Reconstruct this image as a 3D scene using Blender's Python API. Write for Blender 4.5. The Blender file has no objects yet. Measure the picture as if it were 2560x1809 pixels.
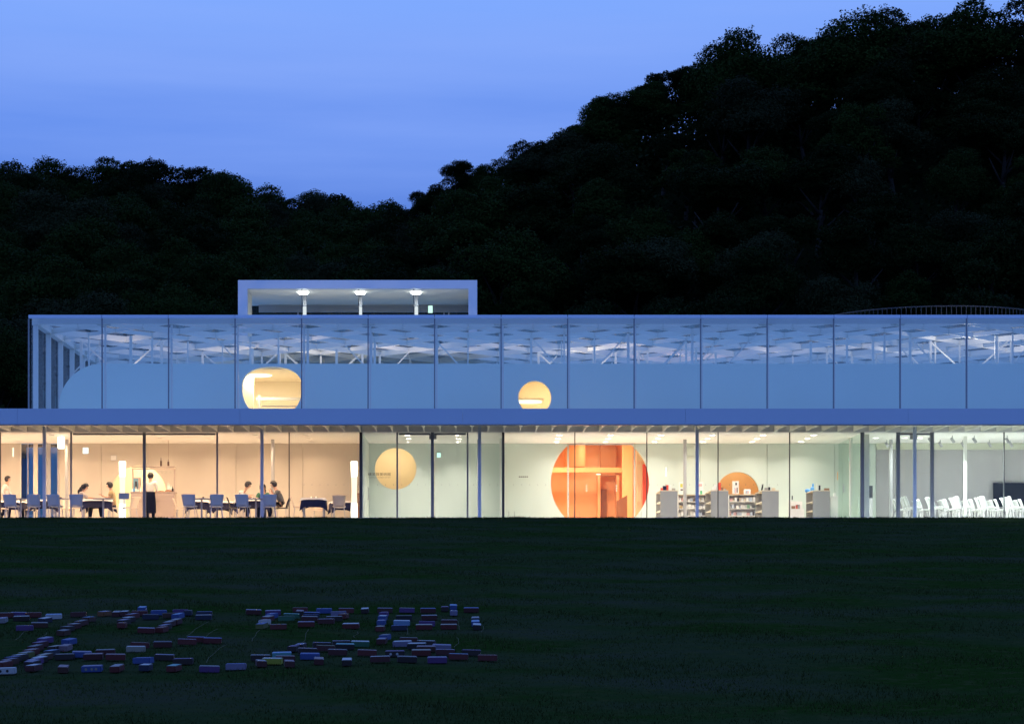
import bpy, bmesh, math, random
import numpy as np
from mathutils import Vector, Matrix
random.seed(7); rng = np.random.default_rng(11)
R = math.radians
SC = bpy.context.scene
COL = SC.collection

# ------------------------------------------------------------------ camera, sky, exposure
F = 5680.0                       # focal length in pixels of a 2560 px wide frame
CX, CY = 1180.0, 1530.0          # vanishing point of the lines that run straight away from the camera
cam = bpy.data.cameras.new('camera'); cam_ob = bpy.data.objects.new('camera', cam); COL.objects.link(cam_ob)
cam_ob.location = (0, 0, 0); cam_ob.rotation_euler = (R(90), 0, 0)
cam.sensor_width = 36; cam.lens = F/2560*36
cam.shift_x = (1280-CX)/2560; cam.shift_y = (CY-904.5)/2560
cam.clip_start = 0.5; cam.clip_end = 6000
SC.camera = cam_ob
SC.render.engine = 'CYCLES'
SC.view_settings.view_transform = 'Standard'; SC.view_settings.look = 'None'
SC.view_settings.exposure = 0; SC.view_settings.gamma = 1; SC.view_settings.use_curve_mapping = False
cy = SC.cycles
cy.max_bounces = 12; cy.diffuse_bounces = 6; cy.glossy_bounces = 4; cy.transmission_bounces = 6; cy.transparent_max_bounces = 40
cy.sample_clamp_indirect = 8; cy.use_denoising = True; cy.caustics_reflective = False; cy.caustics_refractive = False
try: cy.denoiser = 'OPENIMAGEDENOISE'
except Exception: pass

world = bpy.data.worlds.new('World'); SC.world = world; world.use_nodes = True
wn, wl = world.node_tree.nodes, world.node_tree.links
wn.clear()
w_out = wn.new('ShaderNodeOutputWorld'); w_bg = wn.new('ShaderNodeBackground'); w_bg.inputs[1].default_value = 1.0
w_tc = wn.new('ShaderNodeTexCoord'); w_sep = wn.new('ShaderNodeSeparateXYZ')
w_ramp = wn.new('ShaderNodeValToRGB'); w_ramp.color_ramp.interpolation = 'EASE'
els = w_ramp.color_ramp.elements
def sky_stop(p, c):
    e = els.new(p); e.color = (*c, 1)
els[0].position = 0.0; els[0].color = (.085, .185, .66, 1)
els[1].position = 1.0; els[1].color = (.135, .31, .93, 1)
sky_stop(.165, (.094, .218, .72)); sky_stop(.21, (.138, .290, .86)); sky_stop(.265, (.205, .400, 1.0)); sky_stop(.42, (.20, .40, 1.0))
w_noise = wn.new('ShaderNodeTexNoise'); w_map = wn.new('ShaderNodeMapping')
w_map.inputs['Scale'].default_value = (1.6, 1.6, 16.0); w_map.inputs['Rotation'].default_value = (0, R(-8), 0)
w_noise.inputs['Scale'].default_value = 2.2; w_noise.inputs['Detail'].default_value = 5; w_noise.inputs['Roughness'].default_value = .5
w_cr = wn.new('ShaderNodeValToRGB'); w_cr.color_ramp.elements[0].position = .35; w_cr.color_ramp.elements[1].position = .72
w_cr.color_ramp.elements[0].color = (0, 0, 0, 1); w_cr.color_ramp.elements[1].color = (1, 1, 1, 1)
w_mul = wn.new('ShaderNodeMath'); w_mul.operation = 'MULTIPLY'; w_mul.inputs[1].default_value = .55
w_mix = wn.new('ShaderNodeMix'); w_mix.data_type = 'RGBA'; w_mix.inputs['B'].default_value = (.27, .43, .98, 1)
wl.new(w_tc.outputs['Generated'], w_sep.inputs[0]); wl.new(w_sep.outputs['Z'], w_ramp.inputs[0])
wl.new(w_tc.outputs['Generated'], w_map.inputs[0]); wl.new(w_map.outputs[0], w_noise.inputs[0])
wl.new(w_noise.outputs[0], w_cr.inputs[0]); wl.new(w_cr.outputs[0], w_mul.inputs[0])
wl.new(w_mul.outputs[0], w_mix.inputs['Factor']); wl.new(w_ramp.outputs[0], w_mix.inputs['A'])
wl.new(w_mix.outputs['Result'], w_bg.inputs[0]); wl.new(w_bg.outputs[0], w_out.inputs[0])

# ------------------------------------------------------------------ materials
def mat(name, col, rough=.6, metal=0, noise=.0, nscale=3.0, bump=0, emis=None, estr=0, spec=.5):
    m = bpy.data.materials.new(name); m.use_nodes = True
    n, l = m.node_tree.nodes, m.node_tree.links
    b = n['Principled BSDF']
    b.inputs['Base Color'].default_value = (*col, 1); b.inputs['Roughness'].default_value = rough
    b.inputs['Metallic'].default_value = metal; b.inputs['Specular IOR Level'].default_value = spec
    if emis: b.inputs['Emission Color'].default_value = (*emis, 1); b.inputs['Emission Strength'].default_value = estr
    if noise or bump:
        tc = n.new('ShaderNodeTexCoord'); t = n.new('ShaderNodeTexNoise'); t.inputs['Scale'].default_value = nscale
        t.inputs['Detail'].default_value = 6
        l.new(tc.outputs['Object'], t.inputs[0])
        if noise:
            mx = n.new('ShaderNodeMix'); mx.data_type = 'RGBA'
            mx.inputs['A'].default_value = (*[c*(1-noise) for c in col], 1); mx.inputs['B'].default_value = (*[min(1, c*(1+noise)) for c in col], 1)
            l.new(t.outputs[0], mx.inputs['Factor']); l.new(mx.outputs['Result'], b.inputs['Base Color'])
        if bump:
            bp = n.new('ShaderNodeBump'); bp.inputs['Strength'].default_value = bump; bp.inputs['Distance'].default_value = .02
            l.new(t.outputs[0], bp.inputs['Height']); l.new(bp.outputs[0], b.inputs['Normal'])
    return m
def glass_mat(name, tint, ior=1.45, extra=0.0):
    m = bpy.data.materials.new(name); m.use_nodes = True
    n, l = m.node_tree.nodes, m.node_tree.links
    n.remove(n['Principled BSDF']); o = n['Material Output']
    tr = n.new('ShaderNodeBsdfTransparent'); tr.inputs[0].default_value = (*tint, 1)
    gl = n.new('ShaderNodeBsdfGlossy'); gl.inputs['Roughness'].default_value = .01
    fr = n.new('ShaderNodeFresnel'); fr.inputs[0].default_value = ior
    ad = n.new('ShaderNodeMath'); ad.operation = 'ADD'; ad.inputs[1].default_value = extra; ad.use_clamp = True
    mx = n.new('ShaderNodeMixShader')
    ge = n.new('ShaderNodeNewGeometry'); iv = n.new('ShaderNodeMath'); iv.operation = 'SUBTRACT'; iv.inputs[0].default_value = 1; ml = n.new('ShaderNodeMath'); ml.operation = 'MULTIPLY'
    l.new(ge.outputs['Backfacing'], iv.inputs[1]); l.new(fr.outputs[0], ad.inputs[0]); l.new(ad.outputs[0], ml.inputs[0]); l.new(iv.outputs[0], ml.inputs[1]); l.new(ml.outputs[0], mx.inputs[0]); l.new(tr.outputs[0], mx.inputs[1]); l.new(gl.outputs[0], mx.inputs[2])
    l.new(mx.outputs[0], o.inputs[0])
    return m
def emit(name, col, s):
    m = bpy.data.materials.new(name); m.use_nodes = True
    n, l = m.node_tree.nodes, m.node_tree.links
    n.remove(n['Principled BSDF']); e = n.new('ShaderNodeEmission'); e.inputs[0].default_value = (*col, 1); e.inputs[1].default_value = s
    l.new(e.outputs[0], n['Material Output'].inputs[0]); return m

M = dict(
    white=mat('white_steel', (.80, .80, .74), .45, noise=.04, nscale=1.5),
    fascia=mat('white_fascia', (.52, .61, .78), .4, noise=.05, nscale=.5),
    shell=mat('shell_white', (.80, .93, .85), .55, noise=.03, nscale=.4),
    ceil=mat('ceiling_white', (.88, .86, .82), .8, noise=.02),
    wall_warm=mat('plaster_warm', (.64, .58, .50), .8, noise=.03, nscale=.8),
    wall_green=mat('plaster_pale_green', (.64, .71, .655), .8, noise=.03, nscale=.8),
    wall_grey=mat('plaster_grey', (.41, .40, .41), .8, noise=.04, nscale=.8),
    floor=mat('pale_floor', (.78, .77, .74), .5, noise=.04),
    terrace=mat('terrace_paving', (.50, .49, .47), .75, noise=.1, nscale=4),
    dark=mat('dark_frame', (.05, .055, .065), .4, metal=.3),
    grey=mat('grey_frame', (.22, .23, .26), .4, metal=.4),
    greypost=mat('grey_post', (.45, .45, .46), .4), header=mat('header_white', (.72, .73, .75), .5),
    glass=glass_mat('clear_glass', (.975, .99, .982), 1.38),
    upglass=glass_mat('facade_glass', (.975, .99, .992)),
    tglass=glass_mat('green_glass', (.90, .97, .93)),
    darkglass=glass_mat('sky_tint_glass', (.48, .72, .95), 1.5, .12),  # blue tint stands in for the evening sky reflected in these panes
    cream=mat('cream_paint', (.80, .74, .62), .8, noise=.02),
    peach=mat('peach_warm_tint', (.86, .74, .54), .8, noise=.02),  # white room walls, with the warm light put into their colour
    apricot=mat('apricot_warm_tint', (.86, .58, .30), .8, noise=.02),  # stronger warm light put into the wall colour
    orange=mat('orange_warm_tint', (.87, .54, .31), .7, noise=.04),  # the hall's warm light put into its wall colour
    yellow=mat('yellow_paint', (.86, .70, .40), .7, noise=.03),
    red=mat('red_paint', (.80, .10, .05), .6, noise=.03),
    brown=mat('brown_wood', (.30, .16, .09), .5, noise=.1),
    lightwood=mat('light_wood', (.70, .58, .42), .5, noise=.05),
    cabgrey=mat('cabinet_grey', (.33, .33, .32), .55, noise=.03),
    counter=mat('counter_cream', (.50, .40, .345), .5, noise=.03),
    navy=mat('navy_cloth', (.010, .012, .05), .95, noise=.15, nscale=20),
    wcloth=mat('white_cloth', (.84, .82, .80), .9, noise=.04, nscale=20),
    chair=mat('white_plastic', (.60, .60, .62), .35, noise=.02),
    leg=mat('brushed_metal', (.5, .5, .52), .35, metal=.8),
    black=mat('black_gloss', (.012, .014, .017), .25),
    skin=mat('skin', (.62, .38, .27), .6, noise=.05, nscale=10),
    hair=mat('black_hair', (.012, .010, .010), .5),
    trouser=mat('dark_trousers', (.0055, .0065, .012), .95, noise=.1, nscale=20, spec=.05),
    shirt_w=mat('white_shirt', (.74, .70, .66), .85, noise=.04, nscale=15),
    shirt_g=mat('grey_shirt', (.11, .11, .115), .85, noise=.1, nscale=15),
    shirt_y=mat('tan_shirt', (.52, .38, .19), .85, noise=.08, nscale=15),
    shirt_gr=mat('green_shirt', (.04, .14, .085), .85, noise=.08, nscale=15),
    shirt_m=mat('mauve_shirt', (.42, .37, .37), .85, noise=.05, nscale=15),
    shoe=mat('black_shoe', (.015, .015, .016), .4),
    bottle=mat('brown_glass_bottle', (.06, .025, .012), .15),
    blue=mat('sky_blue_item', (.12, .38, .80), .5),
    signgreen=emit('exit_green', (.62, 1, .84), 1.25),
    signwhite=emit('lit_white_sign', (.92, 1, .96), 1.6),
    lamp_w=emit('warm_lamp_paper', (1, .82, .60), 1.5),
    lamp_hot=emit('warm_lamp_tube', (1, .93, .80), 3.2),
    lamp_disc=emit('warm_ceiling_lamp', (1, .90, .70), 2.2),
    lamp_cool=emit('white_lamp', (.95, 1, .98), 12.0),
    pav_glow=emit('painted_lamplight', (.88, .96, 1), .9),
    down_w=emit('downlight_lens', (1, .9, .75), 2.0),
)

# ------------------------------------------------------------------ helpers
def tag(o, label=None, cat=None, group=None, kind=None):
    if label: o['label'] = label
    if cat: o['category'] = cat
    if group: o['group'] = group
    if kind: o['kind'] = kind
    return o
def empty(name, loc=(0, 0, 0), rz=0.0, label=None, cat=None, group=None):
    o = bpy.data.objects.new(name, None); COL.objects.link(o); o.empty_display_size = .2
    o.location = loc; o.rotation_euler = (0, 0, rz)
    return tag(o, label, cat, group)
WP = {}                       # world-placed parents: their children carry world coordinates
class MB:
    def __init__(s): s.v = []; s.f = []; s.m = []; s.cm = 0; s.smooth = False
    def add(s, vs, fs):
        k = len(s.v); s.v += [tuple(p) for p in vs]; s.f += [tuple(i+k for i in f) for f in fs]; s.m += [s.cm]*len(fs); return s
    def box(s, x0, x1, y0, y1, z0, z1):
        x0, x1 = min(x0, x1), max(x0, x1); y0, y1 = min(y0, y1), max(y0, y1); z0, z1 = min(z0, z1), max(z0, z1)
        return s.add([(x0,y0,z0),(x1,y0,z0),(x1,y1,z0),(x0,y1,z0),(x0,y0,z1),(x1,y0,z1),(x1,y1,z1),(x0,y1,z1)],
                     [(0,3,2,1),(4,5,6,7),(0,1,5,4),(1,2,6,5),(2,3,7,6),(3,0,4,7)])
    def tube(s, a, b, r0, r1=None, n=8, cap=True):
        r1 = r0 if r1 is None else r1
        a, b = Vector(a), Vector(b); d = (b-a).normalized()
        u = d.orthogonal().normalized(); w = d.cross(u)
        vs = []
        for p, r in ((a, r0), (b, r1)):
            for i in range(n):
                t = 2*math.pi*i/n; vs.append(p+u*(r*math.cos(t))+w*(r*math.sin(t)))
        fs = [(i, (i+1) % n, n+(i+1) % n, n+i) for i in range(n)]
        if cap: fs += [tuple(reversed(range(n))), tuple(range(n, 2*n))]
        return s.add(vs, fs)
    def bar(s, a, b, w, h):     # rectangular bar between two points, w across, h upright-ish
        a, b = Vector(a), Vector(b); d = (b-a).normalized()
        up = Vector((0, 0, 1)) if abs(d.z) < .95 else Vector((0, 1, 0))
        u = d.cross(up).normalized()*(w/2); t = u.cross(d).normalized()*(h/2)
        vs = [a-u-t, a+u-t, a+u+t, a-u+t, b-u-t, b+u-t, b+u+t, b-u+t]
        return s.add(vs, [(0,3,2,1),(4,5,6,7),(0,1,5,4),(1,2,6,5),(2,3,7,6),(3,0,4,7)])
    def lathe(s, c, prof, n=16):  # prof: (r, z) from bottom to top
        vs = []; fs = []
        for r, z in prof:
            for i in range(n):
                t = 2*math.pi*i/n; vs.append((c[0]+r*math.cos(t), c[1]+r*math.sin(t), c[2]+z))
        for j in range(len(prof)-1):
            for i in range(n): fs.append((j*n+i, j*n+(i+1) % n, (j+1)*n+(i+1) % n, (j+1)*n+i))
        fs += [tuple(reversed(range(n))), tuple(range((len(prof)-1)*n, len(prof)*n))]
        return s.add(vs, fs)
    def ellipsoid(s, c, r, n=10, k=7):
        vs = []; fs = []
        for j in range(k+1):
            ph = -math.pi/2+math.pi*j/k
            for i in range(n):
                t = 2*math.pi*i/n
                vs.append((c[0]+r[0]*math.cos(ph)*math.cos(t), c[1]+r[1]*math.cos(ph)*math.sin(t), c[2]+r[2]*math.sin(ph)))
        for j in range(k):
            for i in range(n): fs.append((j*n+i, j*n+(i+1) % n, (j+1)*n+(i+1) % n, (j+1)*n+i))
        return s.add(vs, fs)
    def mesh(s, name, mats):
        me = bpy.data.meshes.new(name); me.from_pydata(s.v, [], s.f)
        for m in (mats if isinstance(mats, (list, tuple)) else [mats]): me.materials.append(m)
        if any(s.m): me.polygons.foreach_set('material_index', s.m)
        if s.smooth: me.polygons.foreach_set('use_smooth', [True]*len(s.f))
        me.update(); return me
    def build(s, name, mats, parent=None):
        return put(name, s.mesh(name, mats), parent)
def put(name, me, parent=None):
    o = bpy.data.objects.new(name, me); COL.objects.link(o)
    if parent:
        o.parent = parent
        b = WP.get(parent.name)
        if b: o.location = b
    return o
def wparent(o):               # children of o are built in world coordinates
    WP[o.name] = tuple(-c for c in o.location); return o
def subparent(o):             # children of a part whose mesh is in world coordinates
    WP[o.name] = (0, 0, 0); return o
KIDS = {}
def copy_tree(o, parent=None):
    c = o.copy(); COL.objects.link(c)
    if parent: c.parent = parent
    for ch in list(o.children): copy_tree(ch, c)
    return c
def X(px, Y): return (px-CX)/F*Y
def Z(py, Y): return (CY-py)/F*Y
def plate(outline, holes, y0, y1):
    """upright slab in the x-z plane with round or other holes cut through it"""
    bm = bmesh.new(); loops = []
    for lp in [outline]+holes:
        vs = [bm.verts.new((x, y0, z)) for x, z in lp]
        loops.append(vs)
        for i in range(len(vs)): bm.edges.new((vs[i], vs[(i+1) % len(vs)]))
    bmesh.ops.triangle_fill(bm, use_beauty=True, use_dissolve=False, edges=bm.edges[:], normal=(0, -1, 0))
    bm.verts.index_update()
    fv = [v.co.copy() for v in bm.verts]; ff = [[v.index for v in f.verts] for f in bm.faces]
    idx = [[v.index for v in lp] for lp in loops]; bm.free()
    n = len(fv); mb = MB()
    vs = fv+[Vector((v.x, y1, v.z)) for v in fv]
    fs = []
    for f in ff:
        nrm = (fv[f[1]]-fv[f[0]]).cross(fv[f[2]]-fv[f[0]])
        if nrm.y > 0: f = f[::-1]
        fs.append(tuple(f)); fs.append(tuple(i+n for i in reversed(f)))
    for lp in idx:
        for i in range(len(lp)):
            a, b = lp[i], lp[(i+1) % len(lp)]; fs.append((a, b, b+n, a+n))
    mb.add(vs, fs); return mb
def circle_pts(cx, cz, rx, rz=None, n=64, p=2.0):
    rz = rz or rx; out = []
    for i in range(n):
        t = 2*math.pi*i/n; c, s_ = math.cos(t), math.sin(t)
        out.append((cx+rx*math.copysign(abs(c)**(2/p), c), cz+rz*math.copysign(abs(s_)**(2/p), s_)))
    return out

# ------------------------------------------------------------------ ground, lawn, hills
CREST_Y, CREST_Z = 73.0, 3.035
def lawn_z(x, Y):
    x = np.asarray(x, float); Y = np.asarray(Y, float)
    z = CREST_Z-.08*(CREST_Y-Y)
    z = np.where(Y < 16, np.maximum(-1.525-.03*(16-Y), -1.75), z)
    bumps = .018*np.sin(x*.9+Y*.35)+.014*np.sin(x*2.1-Y*.8+1)+.01*np.sin(x*4.3+Y*2.1)
    return z+bumps*np.clip((74-Y)/10+.25, .25, 1)
def grid_mesh(name, xs, ys, fz, m):
    xx, yy = np.meshgrid(xs, ys); zz = fz(xx, yy)
    vs = np.stack([xx, yy, zz], -1).reshape(-1, 3); nx, ny = len(xs), len(ys)
    i = np.arange(nx-1)[None, :]+nx*np.arange(ny-1)[:, None]; i = i.reshape(-1)
    fs = np.stack([i, i+1, i+1+nx, i+nx], -1)
    me = bpy.data.meshes.new(name); me.from_pydata(vs.tolist(), [], fs.tolist()); me.materials.append(m)
    me.polygons.foreach_set('use_smooth', [True]*len(fs)); me.update()
    return put(name, me)
def ground_mat(name, c1, c2, c3, s1, s2, stretch):
    m = bpy.data.materials.new(name); m.use_nodes = True
    n, l = m.node_tree.nodes, m.node_tree.links; b = n['Principled BSDF']
    b.inputs['Roughness'].default_value = .95; b.inputs['Specular IOR Level'].default_value = .0
    tc = n.new('ShaderNodeTexCoord'); mp = n.new('ShaderNodeMapping'); mp.inputs['Scale'].default_value = stretch
    t1 = n.new('ShaderNodeTexNoise'); t1.inputs['Scale'].default_value = s1; t1.inputs['Detail'].default_value = 6
    t2 = n.new('ShaderNodeTexNoise'); t2.inputs['Scale'].default_value = s2; t2.inputs['Detail'].default_value = 8
    a = n.new('ShaderNodeMix'); a.data_type = 'RGBA'; a.inputs['A'].default_value = (*c1, 1); a.inputs['B'].default_value = (*c2, 1)
    r1 = n.new('ShaderNodeValToRGB'); r1.color_ramp.elements[0].position = .38; r1.color_ramp.elements[1].position = .64
    r2 = n.new('ShaderNodeValToRGB'); r2.color_ramp.elements[0].position = .5; r2.color_ramp.elements[1].position = .75
    c = n.new('ShaderNodeMix'); c.data_type = 'RGBA'; c.inputs['B'].default_value = (*c3, 1)
    l.new(tc.outputs['Object'], mp.inputs[0]); l.new(mp.outputs[0], t1.inputs[0]); l.new(tc.outputs['Object'], t2.inputs[0])
    l.new(t1.outputs[0], r1.inputs[0]); l.new(t2.outputs[0], r2.inputs[0])
    l.new(r1.outputs[0], a.inputs['Factor']); l.new(r2.outputs[0], c.inputs['Factor']); l.new(a.outputs['Result'], c.inputs['A'])
    l.new(c.outputs['Result'], b.inputs['Base Color'])
    bp = n.new('ShaderNodeBump'); bp.inputs['Strength'].default_value = .6; bp.inputs['Distance'].default_value = .04
    l.new(t2.outputs[0], bp.inputs['Height']); l.new(bp.outputs[0], b.inputs['Normal'])
    return m
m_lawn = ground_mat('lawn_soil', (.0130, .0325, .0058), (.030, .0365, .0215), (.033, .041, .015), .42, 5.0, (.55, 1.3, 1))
m_hill = ground_mat('hill_soil', (.006, .010, .004), (.010, .014, .006), (.010, .010, .007), .3, 2.0, (1, 1, 1))
ys = np.concatenate([np.linspace(-60, 15, 12), np.linspace(16, 30, 57), np.linspace(30.3, CREST_Y, 140)])
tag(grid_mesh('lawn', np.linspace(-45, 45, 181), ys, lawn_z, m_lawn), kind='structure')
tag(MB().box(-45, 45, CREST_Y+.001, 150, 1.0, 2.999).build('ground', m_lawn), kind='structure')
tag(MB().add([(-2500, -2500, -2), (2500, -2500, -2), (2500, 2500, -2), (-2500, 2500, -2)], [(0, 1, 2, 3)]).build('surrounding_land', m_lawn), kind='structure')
ter = MB()
for k in range(-18, 22):
    x0 = k*1.2; ter.box(x0+.004, x0+1.196, 73.35, 74.6, 3.0, 3.06); ter.box(x0+.004, x0+1.196, 74.61, 76.3, 3.0, 3.06)
tag(ter.build('terrace_pavement', M['terrace']), kind='structure')

SKY_L = [(-700,470),(-250,420),(0,407),(67,426),(106,407),(178,424),(223,422),(279,407),(335,407),(390,429),(480,422),(535,429),(625,463),(669,468),(714,474),(781,480),(848,491),(926,500),(1004,508),(1060,520),(1200,560),(1500,640),(2600,700)]
SKY_R = [(700,760),(900,640),(1000,560),(1032,511),(1060,500),(1130,404),(1180,400),(1227,396),(1283,368),(1339,357),(1394,348),(1406,318),(1461,268),(1472,251),(1562,229),(1651,184),(1740,162),(1763,134),(1829,106),(1896,84),(1963,84),(2064,89),(2103,106),(2110,67),(2175,40),(2287,39),(2331,50),(2398,39),(2410,25),(2454,11),(2510,28),(2560,17),(2900,0),(3400,40)]
YL, YR = 185.0, 160.0
def ridge(tab, Yr):
    xs_ = np.array([X(p, Yr) for p, q in tab]); zs_ = np.array([Z(q, Yr) for p, q in tab])
    def smooth(x):
        return sum(np.interp(x+d, xs_, zs_) for d in (-3, -1.5, 0, 1.5, 3))/5
    return smooth, (lambda x: np.interp(x, xs_, zs_))
rl, rl_exact = ridge(SKY_L, YL); rr, rr_exact = ridge(SKY_R, YR)
def prof(Y, Y0, Yr, z0, zr):
    t = (Y-Y0)/(Yr-Y0)
    up = z0+(zr-z0)*np.clip(t, 0, 1)**.85
    return np.where(t > 1, zr-(t-1)*(Yr-Y0)*.35, np.where(t < 0, z0+t*4, up))
TH = 5.6                          # crowns stand this much above the soil
def hill_z(x, Y):
    x = np.asarray(x, float); Y = np.asarray(Y, float)
    a = prof(Y, 116, YL, 6.0, np.maximum(rl(x)-TH, 6.5)); b = prof(Y, 118, YR, 6.5, np.maximum(rr(x)-TH, 6.6))
    return np.maximum(a, b)
tag(grid_mesh('wooded_hill', np.linspace(-75, 75, 101), np.linspace(100, 260, 90), hill_z, m_hill), kind='structure')

# ------------------------------------------------------------------ museum building
mus = wparent(empty('museum_building', (0, 76.4, 3.1), 0, 'long white glass-walled museum lit from inside at dusk, with a projecting canopy', 'museum'))
YG, YU = 76.4, 82.0               # ground floor glass line, upper glass line
XL, XR = -22.0, 25.0
FLOOR, CEIL = 3.15, 6.04
SG, SU = F/YG, F/YU
YB = 81.3                         # back wall of the ground floor rooms
# floor, ceiling, canopy
MB().box(XL, XR, YG-.08, 116, 2.9, FLOOR).build('floor', M['floor'], mus)
MB().box(XL, XR, YG+.06, YB+.4, CEIL, CEIL+.16).build('ceiling', M['ceil'], mus)
MB().box(XL-.3, XR+.3, 73.62, 82.2, 6.42, 6.50).build('canopy_roof', M['white'], mus)
k = 0
xx = -21.9
while xx < 25.2:                  # fascia boards of the canopy edge
    MB().box(xx+.003, xx+7.197, 73.45, 73.62, 6.078, 6.585).build('fascia_panel', M['fascia'], mus); xx += 7.2
MB().box(-21.9, 25.1, 73.47, 73.6, 6.045, 6.077).build('fascia_trim', M['grey'], mus)
MB().box(XL, XR, YG-.14, YG+.05, CEIL+.012, 6.415).build('header_beam', M['header'], mus)
jm = MB(); jm.box(-.014, .014, 73.64, YG-.15, 6.055, 6.415)
jm.add([(-.075, 73.64, 6.05), (.075, 73.64, 6.05), (.014, 74.35, 6.05), (-.014, 74.35, 6.05), (-.075, 73.64, 6.066), (.075, 73.64, 6.066), (.014, 74.35, 6.066), (-.014, 74.35, 6.066)],
       [(0,3,2,1),(4,5,6,7),(0,1,5,4),(1,2,6,5),(2,3,7,6),(3,0,4,7)])
jme = jm.mesh('joist', M['white'])
for k in range(-41, 47):
    o = put('joist', jme, mus); o.location.x += k*.5336
cm = MB().box(-.052, .052, -.052, .052, 0, 6.41-3.06).mesh('canopy_column', M['fascia'])
for k in range(-3, 4):
    o = put('canopy_column', cm, mus); o.location = (.25+7.22*k, 75.4-76.4, 3.06-3.1)
# ground floor glass line
lines = [(-539, 'thin'), (-359, 'thin'), (-179, 'thin'), (1, 'thin'), (178, 'frame'), (361, 'door'), (543, 'frame'), (723, 'thin'), (902, 'thick'), (993, 'frame'), (1081, 'door'), (1169, 'frame'),
         (1258, 'thick'), (1437, 'thin'), (1617, 'thin'), (1795, 'thin'), (1974, 'thin'), (2155.5, 'wide'), (2245, 'wide'), (2330, 'wide'), (2510, 'thin'), (2690, 'thin'), (2870, 'thin'), (3030, 'thick')]
W = dict(thin=(.028, 'dark'), frame=(.055, 'grey'), door=(.10, 'grey'), thick=(.085, 'dark'), wide=(.125, 'grey'))
for i, (px, kind) in enumerate(lines):
    w, mm = W[kind]; x = X(px, YG)
    MB().box(x-w/2, x+w/2, YG-.05, YG+.05, FLOOR-.04, CEIL+.01).build('mullion', M[mm], mus)
    if i+1 < len(lines):
        x1 = X(lines[i+1][0], YG); w1 = W[lines[i+1][1]][0]
        p = subparent(MB().box(x+w/2+.002, x1-w1/2-.002, YG-.012, YG+.012, FLOOR-.03, CEIL+.008).build('glass_pane', M['glass'], mus))
for a, b in ((178, 361), (361, 543), (993, 1081), (1081, 1169), (2245, 2330)):
    MB().box(X(a, YG)+.06, X(b, YG)-.06, YG-.045, YG+.045, Z(1087, YG), Z(1082.5, YG)).build('door_head', M['grey'], mus)
for px in (1076.5, 1087.5, 2280, 2291):
    MB().box(X(px, YG)-.05, X(px, YG)+.05, YG+.06, YG+.16, Z(1097, YG), Z(1086, YG)).build('door_closer', M['greypost'], mus)
# inner grey columns
cm2 = MB(); cm2.smooth = True; cm2.tube((0, 0, 0), (0, 0, CEIL-FLOOR-.002), .062, n=14, cap=False); cm2 = cm2.mesh('interior_column', M['greypost'])
for k in range(-3, 4):
    o = put('interior_column', cm2, mus); o.location = (.24+7.2*k, 79.4-76.4, FLOOR-3.1)
MB().box(X(2155.5, YG)+.09, XR-.11, YG+.07, YB-.01, FLOOR+.003, FLOOR+.008).build('bounce_sheet', mat('bounce_grey', (.36, .36, .35), .9, noise=.06), mus)  # unseen grey sheet added to cut the light bouncing off the floor
# back wall of the ground floor, panel by panel, with the round openings
def xb(px): return X(px, YB)
def zb(py): return Z(py, YB)
circ = dict(kitchen=(xb(346), zb(1232), 69/F*YB), lobby=(xb(989), zb(1171), 52/F*YB), hall=(xb(1500), zb(1206), 123/F*YB), shop=(xb(1844), zb(1233), 54/F*YB))
def panel(x0, x1, m, cut=None):
    z0, z1 = FLOOR+.002, CEIL-.002
    if cut is None:
        return MB().box(x0+.006, x1-.006, YB, YB+.16, z0, z1).build('wall_panel', m, mus)
    cx, cz, r = circ[cut]
    x0 += .006; x1 -= .006
    if cz-r > z0+.05 and cz+r < z1-.05:
        return plate([(x0, z0), (x1, z0), (x1, z1), (x0, z1)], [circle_pts(cx, cz, r, n=72)], YB, YB+.16).build('wall_panel', m, mus)
    if cz+r < z1-.05:            # opening open to the floor
        a0 = math.asin((z0-cz)/r)
        arc = [(cx+r*math.cos(t), cz+r*math.sin(t)) for t in np.linspace(a0, math.pi-a0, 60)]
        return plate([(x0, z0), (x0, z1), (x1, z1), (x1, z0)]+arc, [], YB, YB+.16).build('wall_panel', m, mus)
    a0, a1 = math.asin((z0-cz)/r), math.asin((z1-cz)/r)
    rt = [(cx+r*math.cos(t), cz+r*math.sin(t)) for t in np.linspace(a1, a0, 60)]
    lf = [(cx-r*math.cos(t), cz+r*math.sin(t)) for t in np.linspace(a0, a1, 60)]
    plate([(x1, z0), (x1, z1)]+rt, [], YB, YB+.16).build('wall_panel', m, mus)
    plate([(x0, z1), (x0, z0)]+lf, [], YB, YB+.16).build('wall_panel', m, mus)
ww, wg, wy = M['wall_warm'], M['wall_green'], M['wall_grey']
for a, b, m, c in ((XL, xb(-120), ww, None), (xb(-120), xb(51), ww, None), (xb(147), xb(253), ww, None), (xb(253), xb(590), ww, 'kitchen'), (xb(590), xb(757), ww, None), (xb(757), xb(919), ww, None),
                   (xb(919), xb(1086), wg, 'lobby'), (xb(1086), xb(1253), wg, None), (xb(1253), xb(1751), wg, 'hall'), (xb(1751), xb(1918), wg, 'shop'), (xb(1918), xb(2086), wg, None), (xb(2086), xb(2190), wg, None),
                   (xb(2190), xb(2406), wy, None), (xb(2406), xb(2576), wy, None), (xb(2576), xb(2750), wy, None), (xb(2750), XR, wy, None)):
    panel(a, b, m, c)
MB().box(xb(2190), XR-.1, YB-.16, YB-.01, Z(1123, YB-.16), CEIL-.003).build('bulkhead', mat('bulkhead_paint', (.60, .62, .50), .8), mus)
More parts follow.
